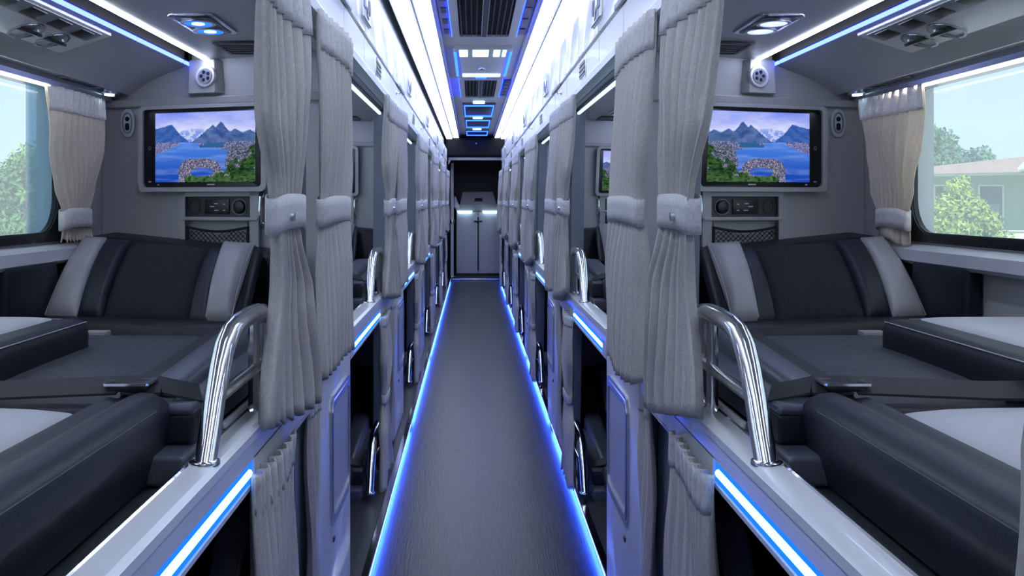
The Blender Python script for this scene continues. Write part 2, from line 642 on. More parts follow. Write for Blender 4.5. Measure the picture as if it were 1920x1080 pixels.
# ================================================================== WINDOWS
nwin = 0
WIN = {}
for s in SIDES:
    for k in range(0, 4):
        nwin += 1
        dy = PITCH * (k - 1)
        y0, y1 = 0.78 + dy, 2.15 + dy
        cy, cz = (y0 + y1) / 2, (-0.088 + 0.278) / 2
        w, h = y1 - y0, 0.278 + 0.088
        root = bpy.data.objects.new(f'window_{nwin}', None)
        COL.objects.link(root)
        o = W(s, 0.945, cy, -0.088)
        root.location = o
        root['kind'] = 'structure'
        root['label'] = 'bus window in a black rubber frame' + (' looking out on green trees' if s < 0 else ' looking out on a brown roofed house')
        n_ = 6
        outer = [(0.940, p, q) for p, q in rrect(cy, cz, w + 0.004, h + 0.004, 0.004, n_)]
        inner = [(0.940, p, q) for p, q in rrect(cy, cz, w - 0.045, h - 0.040, 0.075, n_)]
        mm = MB(s).ring(outer, inner, (0.010, 0, 0))
        # raised lip of the gasket
        lo = [(0.936, p, q) for p, q in rrect(cy, cz, w - 0.012, h - 0.010, 0.09, n_)]
        li = [(0.936, p, q) for p, q in rrect(cy, cz, w - 0.040, h - 0.036, 0.077, n_)]
        mm.ring(lo, li, (0.008, 0, 0))
        fr = build(mm, 'gasket', 'rubber', o, root)
        fr.parent = root
        mm = MB(s).box(0.952, 0.956, y0 + 0.001, y1 - 0.001, -0.086, 0.276)
        build(mm, 'pane', 'window_glass', o, root)
        if s < 0:
            mm = MB(s).box(0.957, 0.960, y1 - 0.125, y1 - 0.01, -0.084, 0.274)
            build(mm, 'tinted_edge', 'tinted_glass', o, root)

# ================================================================== CURTAINS
def interp(tab, x):
    if x >= tab[0][0]:
        return tab[0][1:]
    for p, q in zip(tab, tab[1:]):
        if p[0] >= x >= q[0]:
            t = (p[0] - x) / (p[0] - q[0])
            t = t * t * (3 - 2 * t)
            return [u + (v - u) * t for u, v in zip(p[1:], q[1:])]
    return tab[-1][1:]


def curtain(name, s, tab, a0, amp, npl, warp, tie, label, cat, group, seed, cloth='curtain', head=0.075, button=True, slope=0.0, lean=0.0):
    """tab: (z, ynear, yfar) from top to bottom; tie: (z, height)"""
    rr = random.Random(seed)
    ztop, zbot = tab[0][0], tab[-1][0]
    ph = [rr.uniform(0, 6.28) for _ in range(8)]
    zt = tie[0] if tie else None
    t = Thing(name, s, (a0, (tab[0][1] + tab[0][2]) / 2, zbot), label, cat, group)

    def surf(u, v, off=0.0):
        z = ztop + (zbot - ztop) * v
        yl, yr = interp(tab, z)
        w = yr - yl
        tw = (u ** warp)
        phase = 2 * PI * npl * tw
        drift = 0.6 * math.sin(3.1 * v + ph[0]) + 0.4 * math.sin(7 * v * u + ph[1])
        g = 0.55 + 0.45 * min(1.0, (v * 1.0) / 0.25)
        if zt is not None:
            dz = abs(z - zt) / 0.10
            g *= 0.55 + 0.45 * min(1.0, dz)
        am = amp * g * (0.75 + 0.25 * math.sin(5 * u + ph[2]))
        sn_ = math.sin(phase + drift)
        d = am * abs(sn_) ** 0.75 * (1 if sn_ > 0 else -1)
        d += 0.35 * am * math.sin(2 * phase + ph[3] + 2 * v)
        d += 0.004 * math.sin(9 * v + 5 * u + ph[4])
        y = yl + w * u + 0.10 * w / max(npl, 1) * math.cos(phase + drift) * min(1, 6 * u) * min(1, 6 * (1 - u))
        zz = z + slope * (u - 0.5) * v + (0.006 * math.sin(phase + ph[5]) + 0.008 * math.sin(3 * u + ph[6])) * (v ** 6)
        return (a0 + d - off + lean * v, y, zz)

    nu = max(24, int(npl * 9))
    fb = t.mb().grid(surf, nu, 44)
    f = t.add('fabric', fb, cloth, sharp=180)
    md = f.modifiers.new('thickness', 'SOLIDIFY')
    md.thickness = 0.0025
    vh = head / (ztop - zbot)
    hb = t.mb().grid(lambda u, v: surf(u, v * vh, 0.0035), nu, 4)
    band_m = 'curtain_band' if cloth == 'curtain' else 'window_band'
    hb2 = t.add('header_band', hb, band_m, sharp=180)
    md = hb2.modifiers.new('thickness', 'SOLIDIFY')
    md.thickness = 0.002
    if tie:
        z0, hh = tie
        yl, yr = interp(tab, z0)
        yc, hw = (yl + yr) / 2, (yr - yl) / 2 + 0.006
        dp = amp * 0.55 + 0.006

        def band(u, v):
            ang = 2 * PI * u
            c, sn = math.cos(ang), math.sin(ang)
            ex = 0.5
            px = (abs(sn) ** ex) * (1 if sn >= 0 else -1) * dp
            py = (abs(c) ** ex) * (1 if c >= 0 else -1) * hw
            zz = z0 + hh * (0.5 - v) - 0.004 * math.cos(2 * ang)
            return (a0 + lean * 0.5 + px, yc + py, zz)
        tb = t.add('tieback', t.mb().grid(band, 40, 3), band_m, sharp=180)
        md = tb.modifiers.new('thickness', 'SOLIDIFY')
        md.thickness = 0.003
        if button:
            bt = t.mb().disc((a0 + lean * 0.5 - dp - 0.003, yc - hw * 0.45, z0 - 0.004), (1, 0, 0), 0.0065, 0.006, 14)
            t.add('button', bt, 'steel', tb)
    return t.root


CURT = {}
for s in SIDES:
    A = 0.281
    CURT[s, 1] = curtain('berth_curtain', s, [(0.347, 1.24, 1.585), (0.12, 1.265, 1.555), (0.0, 1.32, 1.535), (-0.035, 1.33, 1.53), (-0.14, 1.345, 1.585), (-0.33, 1.30, 1.67)],
                         A, 0.017, 8.5, 0.58, (-0.018, 0.052),
                         f'grey pleated curtain tied back behind the grab rail, {where(s, 1)}', 'curtain', 'upper berth curtains', 11 + s, slope=-0.05)
    CURT[s, 2] = curtain('berth_curtain', s, [(0.355, 1.73, 2.15), (0.12, 1.735, 2.14), (0.0, 1.75, 2.11), (-0.035, 1.75, 2.105), (-0.14, 1.74, 2.14), (-0.335, 1.725, 2.17)],
                         A, 0.0165, 8.5, 0.72, (-0.018, 0.052),
                         f'grey pleated curtain tied in front of the partition, {where(s, 1)}', 'curtain', 'upper berth curtains', 21 + s, slope=-0.02, button=False)
    CURT[s, 3] = curtain('lower_curtain', s, [(-0.372, 1.265, 1.53), (-0.5, 1.265, 1.515), (-0.66, 1.265, 1.505), (-0.925, 1.26, 1.515)],
                         0.290, 0.013, 8, 0.7, None,
                         f'grey curtain hanging below the bunk rail, {where(s, 1)}', 'curtain', 'lower berth curtains', 31 + s, head=0.05)
    CURT[s, 4] = curtain('lower_curtain', s, [(-0.38, 1.77, 1.86), (-0.55, 1.772, 1.86), (-0.72, 1.775, 1.86), (-0.925, 1.77, 1.862)],
                         0.306, 0.007, 3.0, 0.9, None,
                         f'narrow grey curtain gathered behind the recessed panel, {where(s, 1)}', 'curtain', 'lower berth curtains', 41 + s, head=0.03)
    CURT[s, 5] = curtain('window_curtain', s, [(0.252, 2.02, 2.335), (0.13, 2.035, 2.31), (0.03, 2.065, 2.275), (-0.03, 2.095, 2.24), (-0.055, 2.095, 2.24), (-0.094, 2.09, 2.245)],
                         0.912, 0.010, 9.0, 1.5, (-0.040, 0.044),
                         f'cream pleated window curtain in a tieback, {where(s, 1)}', 'curtain', 'window curtains', 51 + s, cloth='window_cloth', head=0.052, button=False)
CL = {1: ('grey pleated curtain tied back behind the grab rail, ', 1), 2: ('grey pleated curtain tied in front of the partition, ', 2),
      3: ('grey curtain hanging below the bunk rail, ', 3), 4: ('narrow grey curtain gathered behind the recessed panel, ', 4), 5: ('cream pleated window curtain in a tieback, ', 5)}
for s in SIDES:
    for k in list(range(2, NB + 1)) + [0]:
        for i in (1, 2, 3, 4, 5):
            if (i == 5 and k > 2) or (k == 0 and i not in (2, 5)) or (i == 3 and k > 1):
                continue
            copy_tree(CURT[s, i], (0, PITCH * (k - 1) + (0.192 if (k == 0 and s > 0 and i == 2) else 0), 0), CL[i][0] + where(s, k))
# a second, thinner lower curtain edge that hangs tied in the opening of the following bays
for s in SIDES:
    t0 = curtain('lower_curtain', s, [(-0.374, 3.02, 3.30), (-0.50, 3.03, 3.27), (-0.63, 3.08, 3.20), (-0.66, 3.08, 3.20), (-0.76, 3.03, 3.25), (-0.925, 3.0, 3.3)],
                 0.288, 0.012, 6, 0.8, (-0.645, 0.03), f'grey lower curtain tied at its waist, {where(s, 2)}', 'curtain', 'tied lower curtains', 61 + s, head=0.03, button=False)
    for k in range(3, NB + 1):
        copy_tree(t0, (0, PITCH * (k - 2), 0), f'grey lower curtain tied at its waist, {where(s, k)}')

# ================================================================== BUNK RAILS, POSTS, PANELS, GRAB RAILS
for s in SIDES:
    # rail of the first bay
    t = Thing('bunk_rail', s, (0.31, 1.0, -0.398), f'white bunk rail with a blue light slot, {where(s, 1)}', 'rail', 'bunk rails')
    y0, y1 = 0.532, 1.863
    # beam as a profile, with the slot for the light
    bm_ = t.mb()
    bm_.prism([(0.336, -0.312), (0.306, -0.312), (0.299, -0.317), (0.2985, -0.328), (0.301, -0.329), (0.301, -0.354), (0.336, -0.354)], y0, y1)
    bm_.prism([(0.336, -0.396), (0.304, -0.396), (0.301, -0.392), (0.301, -0.386), (0.336, -0.386)], y0, y1)
    bm_.box(0.318, 0.336, y0, y1, -0.388, -0.352)
    bm_.box(0.301, 0.336, 1.30, y1, -0.388, -0.352)
    bm_.box(0.301, 0.336, y0, 0.60, -0.388, -0.352)
    t.add('beam', bm_, 'white_plastic')
    t.add('light_slot', t.mb().box(0.3040, 0.3185, 0.60, 1.30, -0.3865, -0.3535), 'lamp_blue')
    t.add('light_tube', t.mb().tube([(0.3045, 0.62, -0.370), (0.3045, 0.9, -0.370), (0.3045, 1.283, -0.370)], 0.0058, 8), 'lamp_rail')
    t.add('top_trim', t.mb().tube([(0.337, y0, -0.312), (0.337, 1.2, -0.312), (0.337, y1, -0.312)], 0.0028, 6), 'chrome')
    rails = t.root
    for k in [0] + list(range(2, NB + 1)):
        c = copy_tree(rails, (0, PITCH * (k - 1), 0), f'white bunk rail with a blue light slot, {where(s, k)}')
        if k == 0:                                    # behind the camera: the rail without its lamp
            c['label'] = f'plain white bunk rail, {where(s, k)}'
            for ch in list(c.children):
                if ch.name.startswith('light_'):
                    bpy.data.objects.remove(ch)

    # grab rail
    t = Thing('grab_rail', s, (0.319, 1.28, -0.312), f'chrome tube grab rail standing on the bunk rail, {where(s, 1)}', 'grab rail', 'upper grab rails')
    ag = 0.319
    path = [(ag, 1.122, -0.318), (ag, 1.140, -0.290), (ag, 1.165, -0.247), (ag, 1.190, -0.212), (ag, 1.212, -0.189), (ag, 1.240, -0.173), (ag, 1.275, -0.166), (ag, 1.34, -0.164), (ag, 1.395, -0.164), (ag, 1.424, -0.167), (ag, 1.440, -0.178), (ag, 1.444, -0.20), (ag, 1.444, -0.26), (ag, 1.444, -0.318)]
    t.add('tube', t.mb().tube(path, 0.0135, 20), 'chrome')
    t.add('crossbar', t.mb().tube([(ag, 1.172, -0.248), (ag, 1.30, -0.247), (ag, 1.444, -0.245)], 0.0075, 10), 'chrome')
    t.add('inner_leg', t.mb().tube([(ag + 0.004, 1.395, -0.168), (ag + 0.004, 1.395, -0.25), (ag + 0.004, 1.395, -0.318)], 0.0085, 10), 'chrome')
    for yy in (1.122, 1.444):
        t.add('flange', t.mb().disc((ag, yy, -0.3105), (0, 0, 1), 0.0185, 0.005, 20, 0.002), 'chrome')
    gr = t.root
    for k in range(2, NB + 1):
        copy_tree(gr, (0, PITCH * (k - 1), 0), f'chrome tube grab rail standing on the bunk rail, {where(s, k)}')
    for k in range(1, NB + 1):
        c = copy_tree(gr, (0, PITCH * (k - 1), -0.592), f'low chrome grab rail at floor level, {where(s, k)}')
        c['group'] = 'lower grab rails'

    # post between the curtains
    t = Thing('berth_post', s, (0.33, 1.79, -EYE + 0.02), f'dark grey upright post between two curtains, {where(s, 1)}', 'post', 'berth posts')
    t.add('core', t.mb().box(0.325, 0.372, 1.735, 1.85, -EYE + 0.02, 0.35, 0.006), 'post_grey')
    t.add('guide_rail', t.mb().box(0.318, 0.326, 1.755, 1.772, -0.30, 0.345, 0.002, 1), 'steel')
    for k in range(2, NB + 1):
        copy_tree(t.root, (0, PITCH * (k - 1), 0), f'dark grey upright post between two curtains, {where(s, k)}')

    # white end panel of the lower berth with a raised rounded frame
    t = Thing('end_panel', s, (0.31, 2.07, -EYE + 0.02), f'white upright end panel with a rounded recess, {where(s, 1)}', 'panel', 'lower end panels')
    t.add('board', t.mb().box(0.300, 0.334, 1.865, 2.33, -EYE + 0.02, -0.314, 0.012, 3), 'white_plastic')
    cy, cz, w, h = 2.135, -0.555, 0.30, 0.28
    lo = [(0.3005, p, q) for p, q in rrect(cy, cz, w, h, 0.035)]
    li = [(0.2955, p, q) for p, q in rrect(cy, cz, w - 0.022, h - 0.022, 0.028)]
    li2 = [(0.2995, p, q) for p, q in rrect(cy, cz, w - 0.045, h - 0.045, 0.022)]
    bm_ = t.mb().ring(lo, [(0.3005, p[1], p[2]) for p in li], (-0.005, 0, 0))
    bm_.ring([(0.3005, p[1], p[2]) for p in li], [(0.3005, p[1], p[2]) for p in li2], (-0.0065, 0, 0))
    t.add('recess_frame', bm_, 'steel', label='bright rounded frame of the recess')
    t.add('inset', t.mb().slab([(0.3005, q[1], q[2]) for q in li2], (-0.0022, 0, 0)), 'ceil_grey')
    t.add('top_cap', t.mb().box(0.298, 0.345, 1.868, 1.90, -0.345, -0.310, 0.008, 2), 'trim_grey')
    t.add('latch', t.mb().box(0.2965, 0.301, 2.03, 2.045, -0.735, -0.725, 0.001, 1), 'dark_plastic')
    for k in [0] + list(range(2, NB + 1)):
        copy_tree(t.root, (0, PITCH * (k - 1), 0), f'white upright end panel with a rounded recess, {where(s, k)}')

    # floor level light line in front of the plinth, one per bay
    ap = 0.268 if s < 0 else 0.312
    t = Thing('floor_light', s, (ap - 0.008, 1.2, -EYE + 0.018), f'blue floor light along the plinth, {where(s, 1)}', 'light', 'floor lights')
    t.add('tape', t.mb().box(ap - 0.0125, ap - 0.001, 0.50, 2.14, -EYE + 0.0185, -EYE + 0.0225), 'lamp_floor')
    t.add('tape_core', t.mb().box(ap - 0.0155, ap - 0.0138, 0.52, 2.12, -EYE + 0.0215, -EYE + 0.0250), 'lamp_floor_core')
    for k in range(2, NB + 1):
        copy_tree(t.root, (0, PITCH * (k - 1), 0), f'blue floor light along the plinth, {where(s, k)}')
    t.root.name = 'floor_light_offscreen'             # the same line running on below the frame
    for ch in t.root.children:
        ch.name = ch.name.split('.')[0] + '_offscreen'

# ================================================================== SLEEPER SEATS
def lerp(p, q, t):
    return tuple(x + (y - x) * t for x, y in zip(p, q))


def make_seat(s, label):
    t = Thing('sleeper_seat', s, (0.65, 1.4, -0.342), label, 'sleeper seat', 'upper sleeper seats')
    # backrest : four corner points of its front face, cut into upright bands
    BO, BI = (0.905, 2.00, -0.245), (0.485, 1.925, -0.252)
    TO, TI = (0.902, 2.205, -0.085), (0.484, 2.115, -0.108)
    cuts_b = [0.0, 0.17, 0.30, 0.755, 0.865, 1.0]
    cuts_t = [0.0, 0.125, 0.27, 0.735, 0.83, 1.0]
    names = [('side_band', 'leather_grey', 0.006), ('bolster_band', 'leather_navy', 0.002), ('centre_panel', 'fabric_dark', -0.006), ('bolster_band', 'leather_navy', -0.002), ('headrest_wing', 'leather_grey', 0.020)]
    br = t.add('backrest', t.mb().hexa([lerp(BO, (BO[0], BO[1] + .10, BO[2]), 0.25), lerp(BI, (BI[0], BI[1] + .10, BI[2]), 0.25), (0.50, 2.10, -0.30), (0.90, 2.19, -0.30),
                                        (TO[0], TO[1] + 0.03, TO[2] - 0.006), (TI[0], TI[1] + 0.03, TI[2] - 0.006), (0.50, 2.19, -0.112), (0.90, 2.29, -0.09)], 0.012, 2), 'leather_black')
    nrm = Vector((0.17, -0.62, 0.77)).normalized()
    for i, (nm, mt, pr) in enumerate(names):
        b0, b1 = lerp(BO, BI, cuts_b[i]), lerp(BO, BI, cuts_b[i + 1])
        t0, t1 = lerp(TO, TI, cuts_t[i]), lerp(TO, TI, cuts_t[i + 1])
        bm_ = bmesh.new()
        N = 12
        bulge = 0.012

        def fpt(u, v):
            p = Vector(lerp(lerp(b0, b1, u), lerp(t0, t1, u), v))
            e = min(1.0, (1 - (2 * u - 1) ** 6)) * (1 - (2 * v - 1) ** 8)
            return p + nrm * (pr + bulge * e + 0.012 * math.sin(PI * v))
        mbx = t.mb()
        b2 = bmesh.new()
        fr = [[b2.verts.new(fpt(x / N, y / N)) for x in range(N + 1)] for y in range(N + 1)]
        bk = [[b2.verts.new(Vector(lerp(lerp(b0, b1, x / N), lerp(t0, t1, x / N), y / N)) - nrm * 0.035) for x in range(N + 1)] for y in range(N + 1)]
        for y in range(N):
            for x in range(N):
                b2.faces.new((fr[y][x], fr[y][x + 1], fr[y + 1][x + 1], fr[y + 1][x]))
                b2.faces.new((bk[y][x], bk[y + 1][x], bk[y + 1][x + 1], bk[y][x + 1]))
        for x in range(N):
            b2.faces.new((fr[0][x], bk[0][x], bk[0][x + 1], fr[0][x + 1]))
            b2.faces.new((fr[N][x], fr[N][x + 1], bk[N][x + 1], bk[N][x]))
            b2.faces.new((fr[x][0], fr[x + 1][0], bk[x + 1][0], bk[x][0]))
            b2.faces.new((fr[x][N], bk[x][N], bk[x + 1][N], fr[x + 1][N]))
        bm_.free()
        mbx._add(b2)
        t.add(nm, mbx, mt, br, sharp=70)
        if nm == 'headrest_wing':
            pts = [fpt(1.0, y / 10) + Vector((-0.0005, -0.001, 0.0)) for y in range(11)]
            t.add('stitching', t.mb().tube(pts, 0.0013, 5), 'stitch', br)
            # dark side skin of the wing
            c = [Vector(fpt(1.0, 0)), Vector(fpt(1.0, 1))]
            t.add('wing_side', t.mb().hexa([c[0] + Vector((-0.022, 0.006, 0.0)), c[0] + Vector((0, 0.0, 0.002)), c[0] + Vector((0, 0.055, -0.02)), c[0] + Vector((-0.018, 0.055, -0.02)),
                                            c[1] + Vector((-0.012, 0.010, -0.012)), c[1] + Vector((0, 0.0, -0.002)), c[1] + Vector((0, 0.06, -0.02)), c[1] + Vector((-0.010, 0.06, -0.03))], 0.008, 3), 'leather_navy', br)
        if nm == 'side_band':
            pts = [fpt(0.0, y / 10) for y in range(11)]
            t.add('stitching', t.mb().tube(pts, 0.0012, 5), 'stitch', br)
    # shell behind the backrest
    def wl(a, off, z):
        return (a, YW(a) - off, z)
    t.add('back_shell', t.mb().hexa([(0.40, 2.08, -0.34), (0.908, 2.16, -0.34), wl(0.908, 0.002, -0.34), wl(0.40, 0.002, -0.34),
                                     (0.40, 2.15, -0.125), (0.908, 2.24, -0.080), wl(0.908, 0.002, -0.076), wl(0.40, 0.002, -0.115)], 0.012, 3), 'leather_black')
    t.add('lumbar_roll', t.mb().hexa([(0.475, 1.84, -0.30), (0.91, 1.93, -0.30), (0.91, 2.02, -0.30), (0.475, 1.95, -0.30),
                                      (0.475, 1.865, -0.248), (0.91, 1.955, -0.246), (0.91, 2.015, -0.240), (0.475, 1.94, -0.244)], 0.016, 3), 'leather_black')
    # seat pad
    N = 16
    def pad(a0, a1, y0, y1, z0, z1, crown, nu=14, nv=14, edge=0.02, skew=0.0, ysk=0.0):
        mbx = t.mb()
        b2 = bmesh.new()
        top = []
        for j in range(nv + 1):
            row = []
            for i in range(nu + 1):
                u, v = i / nu, j / nv
                eu = 1 - (abs(2 * u - 1)) ** 7
                ev = 1 - (abs(2 * v - 1)) ** 7
                z = z1 - edge + edge * (eu * ev) ** 0.6 + crown * math.sin(PI * u) * math.sin(PI * v)
                row.append(b2.verts.new((a0 + (a1 - a0) * u + skew * v, y0 + (y1 - y0) * v + ysk * u * (1 - v), z)))
            top.append(row)
        bot = {}
        loop = [(j, 0) for j in range(nv + 1)] + [(nv, i) for i in range(1, nu + 1)] + [(j, nu) for j in range(nv - 1, -1, -1)] + [(0, i) for i in range(nu - 1, 0, -1)]
        for (j, i) in loop:
            c = top[j][i].co
            bot[j, i] = b2.verts.new((c.x, c.y, z0))
        for j in range(nv):
            for i in range(nu):
                b2.faces.new((top[j][i], top[j][i + 1], top[j + 1][i + 1], top[j + 1][i]))
        L = len(loop)
        for q in range(L):
            a, b = loop[q], loop[(q + 1) % L]
            b2.faces.new((top[a[0]][a[1]], top[b[0]][b[1]], bot[b], bot[a]))
        b2.faces.new([bot[q] for q in loop])
        mbx._add(b2)
        return mbx
    sp = t.add('seat_pad', pad(0.435, 0.93, 1.22, 1.845, -0.335, -0.252, 0.004, skew=0.025), 'fabric_seat', sharp=75)
    t.add('pale_gusset', t.mb().box(0.70, 0.745, 1.80, 1.83, -0.262, -0.249, 0.004, 2), 'leather_grey', sp)
    # leg rest
    lp = t.add('leg_rest', pad(0.455, 0.925, 0.505, 1.155, -0.335, -0.240, 0.005, ysk=0.156), 'leather_pale', sharp=75)
    t.add('leg_rest_edge', t.mb().box(0.443, 0.92, 1.140, 1.185, -0.335, -0.252, 0.012, 3), 'leather_black', lp)
    # bolster along the aisle side of the leg rest
    prof = [(0.386, -0.340), (0.376, -0.300), (0.370, -0.262), (0.371, -0.252), (0.377, -0.245), (0.390, -0.238), (0.406, -0.2365), (0.420, -0.241), (0.428, -0.247), (0.436, -0.244), (0.447, -0.242), (0.456, -0.247), (0.460, -0.262), (0.460, -0.340)]
    bo = t.add('leg_bolster', t.mb().prism(prof, 0.50, 1.168, 10, lambda y: (0.003 * math.sin(6 * y), 0.006 * math.sin(3.0 * (y - 0.42) + 0.6)), capbev=0.010), 'leather_navy', sharp=60)
    for (aa, zz) in ((0.3715, -0.2505), (0.4275, -0.2455)):
        pts = [(aa + 0.003 * math.sin(6 * y) - 0.0004, y, zz + 0.006 * math.sin(3.0 * (y - 0.42) + 0.6)) for y in [0.51 + 0.05 * q for q in range(13)]]
        pts = [p for p in pts if p[1] < 1.155]
        t.add('stitching', t.mb().tube(pts, 0.0009, 4), 'stitch_dark', bo)
    # inner armrest in three tiers
    t.add('armrest', t.mb().hexa([(0.372, 1.21, -0.30), (0.437, 1.21, -0.30), (0.462, 1.84, -0.30), (0.385, 1.84, -0.30),
                                  (0.378, 1.215, -0.238), (0.430, 1.215, -0.238), (0.455, 1.84, -0.222), (0.392, 1.84, -0.218)], 0.014, 3), 'leather_slate')
    t2 = t.add('armrest_step', t.mb().box(0.346, 0.415, 1.168, 1.70, -0.302, -0.264, 0.006, 3), 'leather_navy')
    t.add('armrest_step_top', t.mb().box(0.345, 0.416, 1.166, 1.70, -0.266, -0.252, 0.007, 3), 'leather_slate', t2)
    t.add('foot_block', t.mb().box(0.342, 0.40, 1.118, 1.30, -0.340, -0.303, 0.007, 3), 'leather_slate')
    t.add('pale_liner', t.mb().box(0.340, 0.350, 1.30, 1.66, -0.338, -0.306, 0.004, 2), 'leather_pale')
    # outer armrest with pale top
    ar = t.add('outer_armrest', t.mb().box(0.655, 0.938, 1.17, 1.625, -0.275, -0.200, 0.026, 5), 'leather_navy')
    t.add('pale_top', pad(0.705, 0.936, 1.20, 1.62, -0.22, -0.1935, 0.003, edge=0.008), 'leather_pale', ar, sharp=75)
    t.add('stitching', t.mb().tube([(0.6595, 1.19, -0.2055), (0.6595, 1.4, -0.2055), (0.6595, 1.61, -0.2055)], 0.0010, 4), 'stitch', ar)
    # dark corner box by the window wall
    t.add('corner_box', t.mb().box(0.908, 0.944, 1.84, 2.07, -0.30, -0.130, 0.014, 4), 'leather_navy')
    # lap belt with its buckle
    def strap(pts, w, th=0.003, tilt=0.0):
        mbx = t.mb()
        for p, q in zip(pts, pts[1:]):
            p, q = Vector(p), Vector(q)
            d = (q - p)
            n_ = Vector((-d.y, d.x, 0)).normalized() * w / 2 + Vector((0, 0, tilt if d.x * d.x > d.y * d.y else 0))
            up = Vector((0, 0, th))
            mbx.hexa([p - n_, q - n_, q + n_, p + n_, p - n_ + up, q - n_ + up, q + n_ + up, p + n_ + up])
        return mbx
    be = t.add('lap_belt', strap([(0.485, 1.86, -0.250), (0.462, 1.55, -0.2495), (0.440, 1.26, -0.2485), (0.434, 1.185, -0.238)], 0.042), 'webbing')
    t.add('cross_strap', strap([(0.350, 1.215, -0.249), (0.395, 1.195, -0.2345), (0.44, 1.182, -0.232), (0.60, 1.178, -0.238), (0.93, 1.172, -0.236)], 0.040, tilt=0.007), 'webbing', be)
    bk_ = t.add('buckle', t.mb().box(0.406, 0.450, 1.165, 1.204, -0.236, -0.228, 0.003, 2), 'black_plastic', be)
    be2 = t.add('buckle_frame', t.mb().ring([(p, q, -0.2285) for p, q in rrect(0.43, 1.186, 0.058, 0.044, 0.006)], [(p, q, -0.2285) for p, q in rrect(0.43, 1.186, 0.042, 0.030, 0.005)], (0, 0, 0.003)), 'chrome', be)
    return t.root


SEATS = {}
for s in SIDES:
    st = make_seat(s, f'black and grey leather sleeper seat on the upper deck, {where(s, 1)}')
    for k in (2, 3):
        copy_tree(st, (0, PITCH * (k - 1), 0), f'black and grey leather sleeper seat on the upper deck, {where(s, k)}')
    for k in (1, 2, 3, 4):
        c = copy_tree(st, (0, PITCH * (k - 1), -0.592), f'black and grey leather sleeper seat at floor level, {where(s, k)}')
        c['group'] = 'lower sleeper seats'

# ================================================================== TELEVISIONS
def hash2(x, y, k=0):
    v = math.sin(x * 127.1 + y * 311.7 + k * 74.7) * 43758.5453
    return v - math.floor(v)


def vnoise(x, y, k=0):
    xi, yi = math.floor(x), math.floor(y)
    fx, fy = x - xi, y - yi
    fx, fy = fx * fx * (3 - 2 * fx), fy * fy * (3 - 2 * fy)
    a, b = hash2(xi, yi, k), hash2(xi + 1, yi, k)
    c, d = hash2(xi, yi + 1, k), hash2(xi + 1, yi + 1, k)
    return (a + (b - a) * fx) * (1 - fy) + (c + (d - c) * fx) * fy


def fbm(x, y, k=0, o=4):
    r, a = 0, 0.5
    for i in range(o):
        r += a * vnoise(x, y, k + i)
        x, y, a = x * 2.03, y * 2.03, a * 0.5
    return r


def mixc(a, b, t):
    t = max(0, min(1, t))
    return tuple(p + (q - p) * t for p, q in zip(a, b))


def tri(x, c, w, h, p=1.0):
    return h * max(0, 1 - abs((x - c) / w) ** p)


